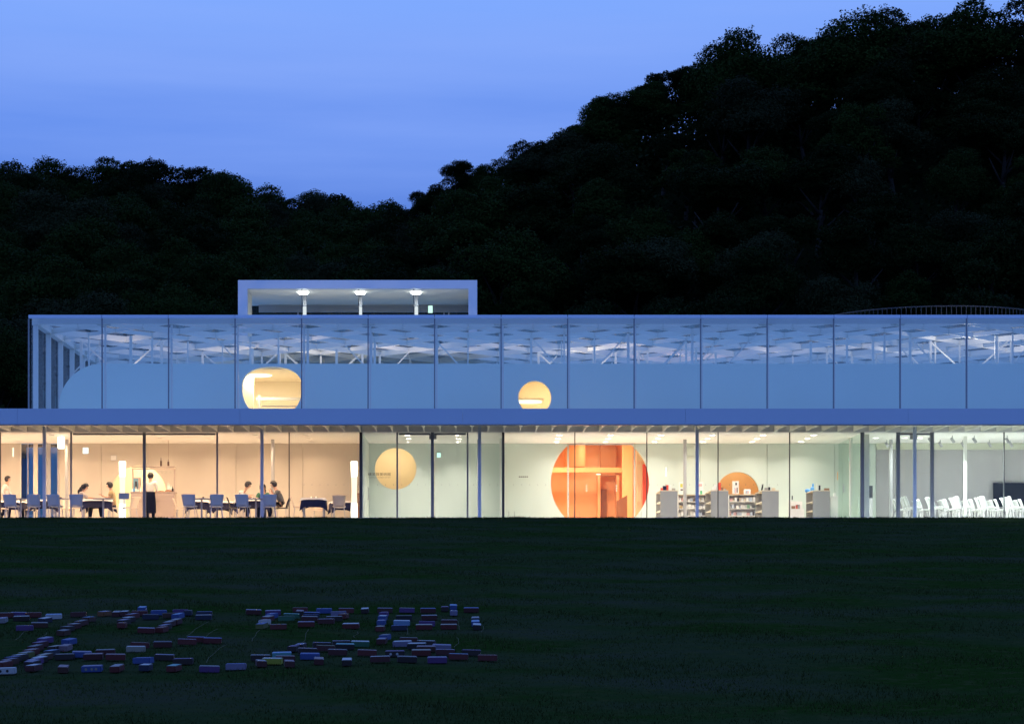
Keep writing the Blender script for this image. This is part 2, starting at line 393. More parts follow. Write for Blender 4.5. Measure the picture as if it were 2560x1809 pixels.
# reflective window band in the restaurant's back wall
MB().box(xb(51), xb(147), YB+.05, YB+.07, FLOOR, CEIL-.003).build('back_window', M['darkglass'], mus)
for px, w, mm in ((52, 2, 'white'), (70, 2, 'greypost'), (89, 11, 'cream'), (121, 11, 'greypost'), (146, 5, 'greypost')):
    MB().box(xb(px)-w/2/F*YB, xb(px)+w/2/F*YB, YB-.02, YB+.045, FLOOR, CEIL-.004).build('window_post', M[mm], mus)
MB().box(xb(40), xb(160), 83.2, 83.3, FLOOR, CEIL).build('courtyard_wall', M['shell'], mus)
# partitions between the rooms
MB().box(X(902, YG)-.01, X(902, YG)+.06, YG+.07, YB-.004, FLOOR, CEIL-.002).build('partition_wall', M['wall_green'], mus)
pw_ = subparent(bpy.data.objects['partition_wall'])
dh = MB(); xh = X(902, YG)+.10
dh.tube((xh, 79.9, Z(1217, 79.9)), (xh, 79.9, Z(1248, 79.9)), .012); dh.tube((xh-.04, 79.9, Z(1218, 79.9)), (xh, 79.9, Z(1218, 79.9)), .01); dh.tube((xh-.04, 79.9, Z(1247, 79.9)), (xh, 79.9, Z(1247, 79.9)), .01)
dh.build('door_handle', M['leg'], pw_)
MB().box(X(1258, YG)-.03, X(1258, YG)+.03, YG+.07, YB-.004, FLOOR, CEIL-.002).build('partition_wall', M['wall_green'], mus)
MB().box(X(1251.5, 79)-.035, X(1251.5, 79)+.035, 78.9, 79.0, FLOOR, CEIL-.002).build('door_post', M['white'], mus)
xp = X(2155.5, YG)
for y0, y1 in ((YG+.09, 78.6), (78.78, YB-.01)):
    MB().box(xp-.008, xp+.008, y0, y1, FLOOR, CEIL-.003).build('partition_glass', M['tglass'], mus)
MB().box(xp-.05, xp+.05, 78.61, 78.77, FLOOR, CEIL-.003).build('partition_post', M['white'], mus)
MB().box(xp-.05, xp-.02, 80.0, 80.05, Z(1230, 80), Z(1210, 80)).build('door_handle', M['leg'], mus)
MB().box(X(2166, 77.2)-.08, X(2166, 77.2)+.08, 77.1, 77.25, FLOOR, CEIL-.003).build('door_post', M['white'], mus)
MB().box(X(2413, 78.0)-.05, X(2413, 78.0)+.05, 77.95, 78.05, FLOOR, CEIL-.003).build('door_post', M['white'], mus)
MB().box(XL, XL+.1, YG+.06, YB, FLOOR, CEIL-.002).build('end_wall', M['wall_warm'], mus)
MB().box(XR-.1, XR, YG+.06, YB, FLOOR, CEIL-.002).build('end_wall', M['wall_grey'], mus)
# rooms behind the round openings
def back_room(x0, x1, y1, m_w, m_c, m_f, cz=None):
    y0 = YB+.17; z1 = CEIL+.3 if cz is None else cz
    MB().box(x0, x1, y1, y1+.1, FLOOR, z1).build('inner_wall', m_w, mus)
    MB().box(x0-.1, x0, y0, y1, FLOOR, z1).build('inner_wall', m_w, mus); MB().box(x1, x1+.1, y0, y1, FLOOR, z1).build('inner_wall', m_w, mus)
    MB().box(x0, x1, YB+.41, y1, z1, z1+.1).build('inner_ceiling', m_c, mus)
    MB().box(x0, x1, y0, y1, FLOOR+.004, FLOOR+.02).build('inner_floor', m_f, mus)
back_room(xb(346)-2.2, xb(346)+2.2, 84.0, M['cream'], M['cream'], M['cream'])
back_room(xb(989)-1.6, xb(989)+1.6, 83.2, M['peach'], M['peach'], M['peach'])
back_room(xb(1844)-1.35, xb(1844)+1.5, 83.4, M['apricot'], M['apricot'], M['apricot'])
# the orange hall with its gallery band, passage and stair
xh0, xh1 = xb(1500)-2.6, xb(1500)+1.95
back_room(xh0, xh1, 88.6, M['orange'], M['orange'], M['orange'], 6.6)
MB().box(xh0+.01, X(1556, 86.5), 86.3, 86.6, Z(1180, 86.3), Z(1168, 86.3)).build('gallery_edge', M['apricot'], mus)
MB().box(X(1556, 86), X(1581, 86), 85.9, 86.2, FLOOR+.02, 6.55).build('inner_pier', M['yellow'], mus)
dr_ = MB(); dr_.smooth = True; dr_.tube((X(1437, 87.4), 87.6, Z(1166, 87.4)), (X(1437, 87.4), 87.6, 6.58), .42, n=28, cap=False); dr_.build('round_drum', mat('ochre_paint', (.74, .42, .20), .7), mus)
pas = MB(); pas.box(X(1493, 88.2), X(1500, 88.2), 87.9, 88.58, FLOOR+.02, Z(1188, 88.2)); pas.box(X(1540, 88.2), X(1547, 88.2), 87.9, 88.58, FLOOR+.02, Z(1188, 88.2)); MB().box(X(1500, 88.2)+.004, X(1540, 88.2)-.004, 88.0, 88.3, Z(1190, 88.2), 6.5).build('alcove_block', mat('alcove_shade', (.42, .20, .09), .7), mus)  # solid block above the passage; the alcove's shade is put into its colour
pas.build('passage_frame', M['red' if False else 'orange'], mus)
MB().box(X(1503, 88.4), X(1517, 88.4), 88.45, 88.55, FLOOR+.02, Z(1222, 88.4)).build('passage_door', M['brown'], mus)
st = MB(); y_s = 84.6
st.add([(X(1541, y_s), y_s, FLOOR+.02), (X(1568, y_s), y_s, FLOOR+.02), (X(1568, y_s), y_s, Z(1237, y_s)), (X(1541, y_s), y_s, Z(1252, y_s)),
        (X(1541, y_s), y_s+.12, FLOOR+.02), (X(1568, y_s), y_s+.12, FLOOR+.02), (X(1568, y_s), y_s+.12, Z(1237, y_s)), (X(1541, y_s), y_s+.12, Z(1252, y_s))],
       [(0,1,2,3),(7,6,5,4),(0,4,5,1),(1,5,6,2),(2,6,7,3),(3,7,4,0)])
st.build('stair_parapet', M['brown'], mus)
MB().box(X(1606.5, 81.9), X(1640, 81.9), 81.85, 81.95, Z(1266, 81.9), Z(1160, 81.9)).build('red_panel', M['red'], mus)
MB().box(X(1590, 82.3), X(1650, 82.3), 82.2, 82.3, FLOOR+.02, 6.3).build('inner_pier', M['yellow'], mus)
for px in (1420, 1586):           # glass door set in front of the big opening
    MB().box(xb(px)-.028, xb(px)+.028, YB-.12, YB-.04, FLOOR, CEIL-.003).build('door_frame', M['shell'] if 0 else mat('pale_door_frame', (.50, .53, .46), .5), mus)
MB().box(xb(1420)+.04, xb(1586)-.04, YB-.11, YB-.05, CEIL-.06, CEIL-.004).build('door_frame', M['greypost'], mus)
MB().box(xb(1420)+.04, xb(1586)-.04, YB-.09, YB-.075, FLOOR, CEIL-.065).build('door_glass', M['glass'], mus)
dd = MB()
for px in (1466, 1541):
    for q in (1214, 1220, 1226): dd.box(xb(px)-.02, xb(px)+.02, YB-.1, YB-.092, zb(q)-.025, zb(q)+.025)
dd.build('glass_marker', M['white'], mus)
sd = MB()
for px in range(944, 1960, 20):
    if abs(px-1500) > 120 and px not in (1084, 1164, 1264): sd.box(xb(px)-.012, xb(px)+.012, YB-.006, YB-.001, zb(1211)-.012, zb(1211)+.012)
for px in range(760, 900, 20): sd.box(xb(px)-.012, xb(px)+.012, YB-.006, YB-.001, zb(1211)-.012, zb(1211)+.012)
o = sd.build('wall_fixing', M['grey'], mus); o['kind'] = 'stuff'

# ---- upper hall: glass skin, inner steel shell, lattice roof
x0u = -16.0; mull = [-13.35+2.4*k for k in range(17)]
edges = [x0u]+[m for m in mull if m < XR]+[XR]
for i in range(len(edges)-1):
    a, b = edges[i], edges[i+1]
    MB().box(a+.025, b-.025, YU-.012, YU+.012, 6.51, 10.585).build('facade_pane', M['upglass'], mus)
    MB().box(a+.012, b-.012, YU-.10, YU+.10, 10.60, 10.715).build('roof_edge', M['fascia'], mus)
for m_ in edges:
    MB().box(m_-.022, m_+.022, YU-.03, YU+.05, 6.51, 10.59).build('facade_mullion', M['grey'], mus)
    if m_ > x0u and m_ < XR: MB().box(m_+.03, m_+.10, YU+.28, YU+.36, 6.5, 10.40).build('facade_post', M['white'], mus)
NY = 13
for k in range(NY):
    y = 82.4+2.5*k
    MB().box(-15.92, -15.745, y, y+.1, 6.5, 10.40).build('side_post', M['white'], mus)
    if k < NY-1:
        MB().box(-16.012, -15.988, y+.1, y+2.5, 6.51, 10.6).build('side_pane', M['upglass'], mus)
YE = 112.4
MB().box(-15.96, -15.72, 82.42, YE, 10.415, 10.66).build('edge_beam', M['white'], mus)
MB().box(-15.7, XR, 82.26, 82.38, 10.44, 10.66).build('edge_beam', M['white'], mus)
MB().box(x0u, XR, YE, YE+.1, 6.5, 10.7).build('rear_wall', M['shell'], mus)
MB().box(x0u-.05, XR, YU+.11, YE, 10.69, 10.705).build('roof_glass', M['upglass'], mus)
bx0, bx1, by0, by1 = -15.70, XR-.05, 82.4, YE-.02
sx, sy = 2.4, 2.45
def clip(p, d):
    t0, t1 = -1e9, 1e9
    for o_, dd_, lo, hi in ((p[0], d[0], bx0, bx1), (p[1], d[1], by0, by1)):
        a, b = (lo-o_)/dd_, (hi-o_)/dd_
        t0 = max(t0, min(a, b)); t1 = min(t1, max(a, b))
    return (t0, t1) if t1-t0 > .4 else None
for sgn in (1, -1):
    for k in range(-45, 45):
        p = (-13.35+k*sx, 82.65); d = (sx, sgn*sy); c = clip(p, d)
        if not c: continue
        dp = .215 if k % 2 == 0 else .150                  # every second beam is a deep one
        if sgn < 0: dp -= .004
        zm = 10.62-dp/2
        a = (p[0]+d[0]*c[0], p[1]+d[1]*c[0], zm); b = (p[0]+d[0]*c[1], p[1]+d[1]*c[1], zm)
        MB().bar(a, b, .035, dp).build('lattice_beam', M['white'], mus)
SHY, SHZ = 84.5, 9.24             # shell front and top
nodes = []
for j in range(1, 22):
    for i in range(-1, 17):
        x = -13.35+i*sx+(sx/2 if j % 2 else 0); y = 82.65+j*sy/2
        if y > SHY+.3 and x < XR-.5 and x > -15: nodes.append((x, y))
UPLIGHTS = ((807, 880, 34, (1, .83, .60), 'beneath the pavilion'), (1445, 878, 40, (1, .86, .66), 'right of the small round window'), (1690, 890, 30, (1, .66, .48), 'above the grey shop column'), (2425, 846, 60, (1, .94, .85), 'near the right edge'), (310, 850, 15, (1, .82, .62), 'near the left corner'), (600, 872, 26, (1, .80, .58), 'above the rounded upper window'), (1150, 880, 12, (1, .78, .6), 'left of the small round window'), (1930, 880, 18, (1, .84, .74), 'above the orange dome'), (1000, 872, 24, (1, .82, .66), 'above the lobby doors'), (1300, 866, 16, (1, .82, .68), 'above the small round window'), (1570, 868, 22, (1, .80, .66), 'above the big orange circle'), (2100, 868, 16, (1, .9, .82), 'above the glass partition'), (2250, 880, 26, (1, .93, .86), 'above the grey-framed doors'), (2540, 870, 30, (1, .94, .88), 'at the right edge'), (430, 880, 14, (1, .82, .68), 'above the standing waiter'), (740, 850, 16, (1, .82, .66), 'above the right column lamp'))
UXY = [(X(q[0], 10.4*F/(CY-q[1])), 10.4*F/(CY-q[1])) for q in UPLIGHTS]
rn = random.Random(5)
for x, y in nodes:
    if min(math.hypot(x-u_, y-v_) for u_, v_ in UXY) < .8: continue
    if rn.random() < .48:
        w = rn.choice((.05, .06, .07, .09))
        MB().box(x-w/2, x+w/2, y-w/2, y+w/2, SHZ+.002, 10.425).build('lattice_post', M['white'], mus)
    if rn.random() < .16:
        s_ = rn.choice((-1, 1)); MB().bar((x, y, 10.42), (x+s_*1.1, y, SHZ+.02), .045, .045).build('lattice_brace', M['white'], mus)
for px, py in ((807, 882), (1440, 880), (1690, 880), (2425, 850), (300, 850), (600, 880)):
    y = 10.45*F/(CY-py); x = X(px, y)
    for s_ in (-1, 1):
        MB().bar((x+s_*1.5, y+.2, 10.42), (x+s_*.2, y+.2, SHZ+.02), .06, .06).build('lattice_brace', M['white'], mus)
        MB().box(x+s_*1.55, x+s_*1.55+.09, y, y+.09, SHZ+.002, 10.425).build('lattice_post', M['white'], mus)
    MB().box(x+.6, x+.7, y-1.6, y-1.5, SHZ+.002, 10.425).build('lattice_post', M['white'], mus)
# shell: front plate with two round windows and a rounded corner, roof plate behind
xs0 = -15.36; rc = 1.6
outl = [(XR-.2, 6.51), (XR-.2, SHZ)]+[(xs0+rc-rc*math.sin(t), SHZ-rc+rc*math.cos(t)) for t in np.linspace(0, math.pi/2, 20)]+[(xs0, 6.51)]
def xs(px): return X(px, SHY)
def zs(py): return Z(py, SHY)
h1 = [(x, zs(967)+(z-zs(967))*(50/73 if z > zs(967) else 1)) for x, z in circle_pts(xs(680), zs(967), 75/F*SHY, 73/F*SHY, 72, 2.35)]; h2 = circle_pts(xs(1337), zs(993), 41/F*SHY, n=56)
plate(outl, [h1, h2], SHY, SHY+.34).build('shell_wall', M['shell'], mus)
MB().box(xs0+rc, XR-.2, SHY+.345, YE-.01, SHZ-.12, SHZ-.001).build('shell_roof', M['shell'], mus)
arc = [(xs0+rc-rc*math.sin(t), SHZ-rc+rc*math.cos(t)) for t in np.linspace(0, math.pi/2, 14)]+[(xs0, 6.51)]
cs = MB()
n_ = len(arc); cs.add([(x, SHY+.35, z) for x, z in arc]+[(x, YE-.02, z) for x, z in arc], [(i, i+1, n_+i+1, n_+i) for i in range(n_-1)])
cs.smooth = True; cs.build('shell_corner', M['shell'], mus)
def gallery(xc, w, y1, zc, nm):
    y0 = SHY+.35
    MB().box(xc-w, xc+w, y1, y1+.08, 6.52, zc).build('gallery_wall', M['cream'], mus)
    MB().box(xc-w-.08, xc-w, y0, y1, 6.52, zc).build('gallery_wall', M['cream'], mus); MB().box(xc+w, xc+w+.08, y0, y1, 6.52, zc).build('gallery_wall', M['cream'], mus)
    MB().box(xc-w, xc+w, y0, y1, zc, zc+.08).build('gallery_ceiling', M['cream'], mus); MB().box(xc-w, xc+w, y0, y1, 6.511, 6.53).build('gallery_floor', M['cream'], mus)
gallery(xs(680), 2.0, 89.5, 9.08, 'a'); gallery(xs(1337), 1.5, 88.0, 9.05, 'b')
MB().box(X(648, 87.3)-.05, X(648, 87.3)+.05, 87.25, 87.35, 6.53, Z(988, 87.3)).build('gallery_column', M['greypost'], mus)
MB().box(X(641, 88)-.02, X(800, 88), 87.95, 88.05, Z(1000, 88), Z(993, 88)).build('gallery_beam', M['greypost'], mus)
MB().box(X(600, 87), X(634, 87), 86.9, 87.1, 6.53, 9.07).build('gallery_pier', M['cream'], mus)
MB().box(X(654, 86.4), X(760, 86.4), 86.35, 86.4, Z(1017, 86.4), Z(1014, 86.4)).build('gallery_rail', M['greypost'], mus)

# ---- rooftop pavilion (stands on the roof: a thing of its own)
YP = 92.0
pav = wparent(empty('rooftop_pavilion', (X(894, YP), YP, 10.72), 0, 'white framed glass box pavilion on top of the museum roof', 'pavilion'))
px0, px1, pz1 = X(595, YP), X(1193, YP), Z(700, YP)
zi = Z(721, YP); xi0, xi1 = X(618, YP), X(1171, YP)
fr = plate([(px0, 10.71), (xi0, 10.71), (xi0, zi), (xi1, zi), (xi1, 10.71), (px1, 10.71), (px1, pz1), (px0, pz1)], [], YP, YP+.35); fr.build('frame', M['fascia'], pav)
MB().box(px0+.01, px1-.01, YP+.36, YP+5.2, zi, pz1-.02).build('roof', M['ceil'], pav)
MB().box(px0+.02, xi0-.02, YP+.36, YP+2.2, 10.71, zi-.002).build('side_wall', M['cream'], pav)
MB().box(xi1+.02, px1-.02, YP+.36, YP+5.1, 10.71, zi-.002).build('side_wall', M['greypost'], pav)
MB().box(px0+.02, px1-.02, YP+.36, YP+5.2, 10.64, 10.688).build('floor', M['terrace'], pav)
pm = [618, 755, 897, 1034, 1171]
for i in range(4):
    a, b = X(pm[i], YP+.2), X(pm[i+1], YP+.2)
    MB().box(a+.012, b-.012, YP+.19, YP+.21, 10.71, zi-.002).build('window_pane', M['glass'], pav)
    if i: MB().box(a-.01, a+.01, YP+.17, YP+.23, 10.71, zi-.002).build('mullion', M['dark'], pav)
    MB().box(a+.03, b+.02, YP+5.0, YP+5.03, 10.71, zi-.3).build('rear_pane', M['tglass'], pav)
MB().box(xi0, xi1, YP+4.98, YP+5.06, zi-.3, zi-.005).build('rear_beam', M['greypost'], pav)
MB().box(xi0+.8, xi1, YP+4.9, YP+4.94, Z(772, YP+4.9), Z(770, YP+4.9)).build('handrail', M['greypost'], pav)
for px in (762, 901, 1041):
    x = X(px, YP+2.0); MB().box(x-.07, x+.07, YP+1.93, YP+2.07, 10.71, zi-.002).build('post', M['grey'], pav)
    MB().box(x-.072, x+.072, YP+1.90, YP+1.928, 12.1, 12.62).build('post_glow', M['pav_glow'], pav)  # glowing face imitates lamplight on the lower post; not a lamp itself
for px in (745, 1110, 1122):
    x = X(px, YP+4.0); MB().box(x-.025, x+.025, YP+3.97, YP+4.03, 10.71, zi-.3).build('post', M['greypost'], pav)

# ---- curved railing on the roof
rail = wparent(empty('roof_railing', (19.1, 92.6, 10.71), 0, 'dark curved railing with upright bars on the roof at far right', 'railing'))
rc_x, rc_y, rR, rz0, rz1 = X(2385, 88), 92.6, 4.6, 10.71, 11.86
tr_ = MB(); lr_ = MB()
N = 150
pts = [(rc_x+rR*math.cos(t), rc_y+rR*math.sin(t)) for t in np.linspace(0, 2*math.pi, N+1)]
for i in range(N):
    tr_.bar((*pts[i], rz1), (*pts[i+1], rz1), .03, .04); lr_.bar((*pts[i], rz0+.1), (*pts[i+1], rz0+.1), .02, .03)
m_rail = mat('dark_rail', (.03, .03, .035), .6); tr_.build('top_rail', m_rail, rail); lr_.build('bottom_rail', m_rail, rail)
bme = MB().box(-.012, .012, -.012, .012, .1, rz1-rz0).mesh('baluster', m_rail)
for i in range(N):
    o = put('baluster', bme, rail); o.location = (pts[i][0]-19.1, pts[i][1]-92.6, 0)
# ------------------------------------------------------------------ lamps
def area(parent, loc, size, power, col, rot=(0, 0, 0), spread=180, shape='DISK', size_y=None):
    l = bpy.data.lights.new('lamp', 'AREA'); l.shape = shape; l.size = size
    if size_y: l.size_y = size_y
    l.energy = power; l.color = col; l.spread = R(spread)
    o = bpy.data.objects.new('lamp', l); COL.objects.link(o); o.parent = parent; o.location = loc; o.rotation_euler = rot
    return o
ring = MB(); ring.smooth = False
for i in range(16):
    a0, a1 = 2*math.pi*i/16, 2*math.pi*(i+1)/16
    c0, s0, c1, s1 = math.cos(a0), math.sin(a0), math.cos(a1), math.sin(a1)
    ring.add([(.085*c0, .085*s0, -.012), (.085*c1, .085*s1, -.012), (.105*c1, .105*s1, -.012), (.105*c0, .105*s0, -.012), (.085*c0, .085*s0, -.001), (.085*c1, .085*s1, -.001), (.105*c1, .105*s1, -.001), (.105*c0, .105*s0, -.001)],
             [(3, 2, 1, 0), (0, 1, 5, 4), (2, 3, 7, 6)])
ring_me = ring.mesh('trim', M['ceil'])
WARM, MIDW, COOL = (1, .67, .42), (1, .885, .76), (.93, 1, .95)
dlc = {}
ORD = 'first second third fourth fifth sixth seventh eighth ninth tenth eleventh twelfth thirteenth fourteenth fifteenth sixteenth seventeenth eighteenth nineteenth twentieth'.split()
def downlight(x, y, z, power, col, label, group, spread=110):
    q = dlc.setdefault((group, y), []); q.append(x); row = {77.4: 'front', 78.9: 'middle', 80.3: 'rear'}[y]
    label = f'{label}, {ORD[len(q)-1]} from left in the {row} line'
    t = empty('downlight', (x, y, z), 0, label, 'ceiling light', group)
    put('trim', ring_me, t); area(t, (0, 0, -.0125 if 'restaurant' in group else -.006), .165, power, col, spread=spread)
for k in range(-16, 7):
    x = 1.26+1.73*k
    for y in (77.4, 78.9, 80.3):
        if abs(x-X(902, y)) < .25 or abs(x-X(1258, y)) < .2 or x < XL+.4 or x > 12.6: continue
        if x < X(902, y):
            downlight(x, y, CEIL, (32 if y < 80 else 17), WARM, 'warm downlight in the restaurant ceiling', 'downlights of the restaurant ceiling', 140)
        elif x < X(1258, y): downlight(x, y, CEIL, 23, MIDW, 'bright downlight in the lobby ceiling', 'downlights of the entrance lobby ceiling')
        else: downlight(x, y, CEIL, 23, MIDW, 'bright downlight in the shop hall ceiling', 'downlights of the shop hall ceiling', 135)
# track spots of the bright room at right
sp = MB(); sp.smooth = True; sp.tube((0, 0, 0), (0, 0, -.10), .015); sp.tube((-.05, 0, -.09), (.06, .02, -.24), .045, .055, n=12)
sp_me = sp.mesh('spot_body', M['greypost'])
for i, (px, y) in enumerate(sorted(((2381, 77.6), (2436, 77.6), (2518, 77.6), (2217, 79.6), (2351, 79.6), (2407, 79.6), (2474, 79.6), (2527, 79.6), (2325, 77.6), (2590, 77.6), (2600, 79.6), (2680, 78.4), (2760, 79.2)))):
    t = empty('track_spotlight', (X(px, y), y, CEIL), 0, f'grey spotlight on the bright right-hand room ceiling, {ORD[i]} from the left', 'spotlight', 'spotlights on the ceiling of the bright right-hand room')
    put('spot_body', sp_me, t); area(t, (.062, .02, -.26), .10, 108, COOL, (R(-24), R(-8), 0), 115)
for px, w_ in ((2190, 'left'), (2262, 'middle'), (2300, 'right')):
    y = 78.6; t = empty('ceiling_lamp', (X(px, y), y, CEIL), 0, f'{w_} one of three flat round lamps in the ceiling behind the grey-framed doors at right', 'ceiling light', 'flat ceiling lamps near the grey-framed doors'); put('trim', ring_me, t); area(t, (0, 0, -.006), .16, 22, COOL, spread=140)
# lamps in the rooms behind the round openings
def room_lamp(x, y, z, r, power, col, label, group=None, spread=180, vis=True):
    t = empty('round_ceiling_lamp', (x, y, z), 0, label, 'ceiling light', group)
    MB().lathe((0, 0, 0), [(r*.96, -.03), (r, -.02), (r, -.001)], 24).build('shade', M['lamp_disc'], t)
    area(t, (0, 0, -.034), r*1.9, power, col, spread=spread)
room_lamp(xb(346)+.2, 82.7, CEIL+.29, .5, 105, (1, .82, .50), 'large round lamp in the ceiling of the bright kitchen behind the arch')
room_lamp(xb(989)-.1, 82.0, CEIL+.29, .5, 30, (1, .80, .50), 'round lamp in the peach room behind the lobby round window')
room_lamp(xb(1844), 82.4, CEIL+.29, .4, 24, (1, .84, .58), 'round lamp in the peach room behind the shop round opening')
room_lamp(xb(1450), 83.6, 6.59, .4, 120, (1, .84, .58), 'front ceiling lamp of the orange hall', None)
room_lamp(X(1408, 84.0), 84.0, 6.59, .3, 90, (1, .84, .58), 'added unseen lamp brightening the left of the orange hall', None)  # added to brighten the dim left part of the hall
room_lamp(xb(1520), 86.9, 6.59, .35, 28, (1, .80, .52), 'rear ceiling lamp of the orange hall behind the gallery band', None)
room_lamp(X(1496, 86.0), 86.0, Z(1184, 86.0), .09, 16, (1, .80, .52), 'small lamp under the gallery band in the orange hall', None)
room_lamp(X(644, 87.0), 87.0, 9.075, .55, 140, (1, .78, .52), 'wide round ceiling lamp seen in the large rounded upper window')
room_lamp(X(1322, 86.4), 86.4, Z(1004, 86.4), .50, 25, (1, .80, .46), 'round lamp hanging low in the small upper round window')
room_lamp(X(1366, 86.6), 86.6, 9.045, .3, 36, (1, .80, .46), 'ceiling lamp high in the small upper round window')
bz = MB().box(-.55, .55, -.55, .55, .035, .09)   # canopy above the low lamp
o = bz.build('lamp_canopy', M['cream'], bpy.data.objects['round_ceiling_lamp.008'] if 'round_ceiling_lamp.008' in bpy.data.objects else None)
# unseen uplights added to light the lattice, in place of lit skylight openings
for px, py, p_, c_, wh in UPLIGHTS:
    y = 10.4*F/(CY-py); x = X(px, y)
    t = empty('added_uplight', (x, y, SHZ+.002), 0, 'added unseen uplight in place of a lit skylight opening, '+wh, 'uplight', 'added uplights under the lattice roof')
    MB().box(-.12, .12, -.12, .12, 0, .10).build('housing', M['greypost'], t); area(t, (0, 0, .105), .2, p_*.95, (1, c_[1]*.93, c_[2]*.84), (R(180), 0, 0), 165)
# pavilion lamps
for px, w_ in ((758, 'left'), (901, 'middle'), (1040, 'right')):
    y = 93.0; t = empty('pavilion_lamp', (X(px, y), y, zi), 0, w_+' one of three bright white round lamps under the pavilion ceiling', 'ceiling light', 'three bright lamps in the rooftop pavilion')
    MB().lathe((0, 0, 0), [(.17, -.09), (.20, -.06), (.20, -.001)], 20).build('lens', M['lamp_cool'], t); area(t, (0, 0, -.095), .3, 17, (.95, 1, .94), spread=170)
def sign(px, py, w, h, Y, m, label, cat):
    t = empty('lit_sign', (X(px, Y), Y, Z(py, Y)), 0, label, cat)
    a, b = w/2/F*Y, h/2/F*Y
    MB().box(-a, a, 0, .05, -b, b).build('sign_box', M['greypost'], t)
    MB().box(-a+.01, a-.01, -.012, -.001, -b+.01, b-.01).build('sign_face', M[m], t); return t
sign(1076, 773, 12, 19, 95.6, 'signgreen', 'glowing green exit sign inside the rooftop pavilion', 'exit sign')
sign(1097, 1137, 11, 13, YB-.06, 'signgreen', 'pale green exit sign on the lobby wall', 'exit sign')
sign(2125, 1148, 9, 9, YB-.06, 'signgreen', 'small green exit sign behind the glass partition of the shop', 'exit sign')
sign(214, 1126, 15, 16, 80.6, 'signwhite', 'square glowing white sign above the seated couple', 'lit sign')
sign(284, 1144, 15, 13, YB-.06, 'wcloth', 'faint pale square imitating a lamp reflection above the arch', 'painted reflection')  # plate stands in for a lamp's reflection; there is no sign here
# restaurant lamps
def floor_lamp(px, Y, label):
    t = empty('floor_lamp', (X(px, Y), Y, FLOOR), 0, label, 'floor lamp', 'paper column lamps in the restaurant')
    h = Z(1153, Y)-FLOOR; r = 8.2/F*Y
    MB().lathe((0, 0, 0), [(r*.9, .0), (r*.9, .03)], 16).build('base', M['white'], t)
    a = MB(); a.smooth = True; a.lathe((0, 0, .031), [(r*.95, 0), (r*1.02, .25), (r*.92, .55)], 16); a.lathe((0, 0, 0), [(r*.92, h-.52), (r*1.02, h-.28), (r*1.06, h)], 16); a.build('bright_tube', M['lamp_hot'], t)
    b = MB(); b.smooth = True; b.lathe((0, 0, 0), [(r*.92, .583), (r*.80, h*.5), (r*.92, h-.522)], 16); b.build('paper_shade', M['lamp_w'], t)
floor_lamp(306, 78.2, 'tall glowing paper column lamp beside the counter, left of the two')
floor_lamp(885.5, 77.6, 'tall glowing paper column lamp at the right end of the restaurant')
t = empty('pendant_lamp', (X(153, 77.6), 77.6, CEIL), 0, 'glowing white cylinder lamp hanging at the ceiling behind the first column', 'pendant lamp')
MB().tube((0, 0, 0), (0, 0, -.05), .05).build('ceiling_rose', M['white'], t)
p_ = MB(); p_.smooth = True; p_.lathe((0, 0, -.45), [(.115, 0), (.12, .08), (.115, .40)], 18); p_.build('lamp_shade', M['lamp_hot'], t)

# ------------------------------------------------------------------ chairs and tables
def chair_meshes(mat_, legm, W=.44, rake=.13):
    seat = MB(); seat.smooth = True
    n = 6
    for t_ in (0, .018):
        pass
    g = [(-.20+.42*i/n, j) for i in range(n+1) for j in (-1, -.5, 0, .5, 1)]
    def zs_(x, j): return .44+.02*j*j+(.015 if x > .15 else 0)*(-1)
    top = [(x, j*W/2*(1-.08*max(0, x)/.22), zs_(x, j)) for x, j in g]; bot = [(x, y, z-.02) for x, y, z in top]
    q = len(top); fs = []
    for i in range(n):
        for j in range(4):
            a = i*5+j; fs.append((a, a+5, a+6, a+1)); fs.append((q+a, q+a+1, q+a+6, q+a+5))
    rim = [i*5 for i in range(n+1)]+[n*5+j for j in range(1, 5)]+[i*5+4 for i in range(n-1, -1, -1)]+[j for j in range(3, 0, -1)]
    for a, b in zip(rim, rim[1:]+rim[:1]): fs.append((b, a, q+a, q+b))
    seat.add(top+bot, fs)
    back = MB(); back.smooth = True
    m_ = 6; vs = []; fs = []
    for s_ in (0, 1):
        for i in range(m_+1):
            t_ = i/m_; z = .455+.36*t_; x = -.195-rake*t_**1.3
            hw = W/2*(.90+.14*t_)
            for j in (-1, -.5, 0, .5, 1): vs.append((x+.03*j*j-s_*.018, j*hw, z-(.012 if i == m_ and abs(j) == 1 else 0)))
    q = 5*(m_+1)
    for i in range(m_):
        for j in range(4):
            a = i*5+j; fs.append((a, a+1, a+6, a+5)); fs.append((q+a, q+a+5, q+a+6, q+a+1))
    rim = [i*5 for i in range(m_+1)]+[m_*5+j for j in range(1, 5)]+[i*5+4 for i in range(m_-1, -1, -1)]+[j for j in range(3, 0, -1)]
    for a, b in zip(rim, rim[1:]+rim[:1]): fs.append((a, b, q+b, q+a))
    back.add(vs, fs)
    legs = []
    for sx_ in (1, -1):
        for sy_ in (1, -1):
            lm = MB(); lm.tube((.15 if sx_ > 0 else -.15, sy_*.16, .43), (.20*sx_, sy_*.21, 0), .012, .010, 6); legs.append(lm.mesh('leg', legm))
    return seat.mesh('seat', mat_), back.mesh('backrest', mat_), legs
ch_w = chair_meshes(M['chair'], M['leg']); ch_b = chair_meshes(mat('bright_white_plastic', (.74, .75, .74), .4), M['wcloth']); ch_d = chair_meshes(M['black'], M['leg'])
ch_c = chair_meshes(mat('cream_plastic', (.72, .60, .50), .4), M['leg'])
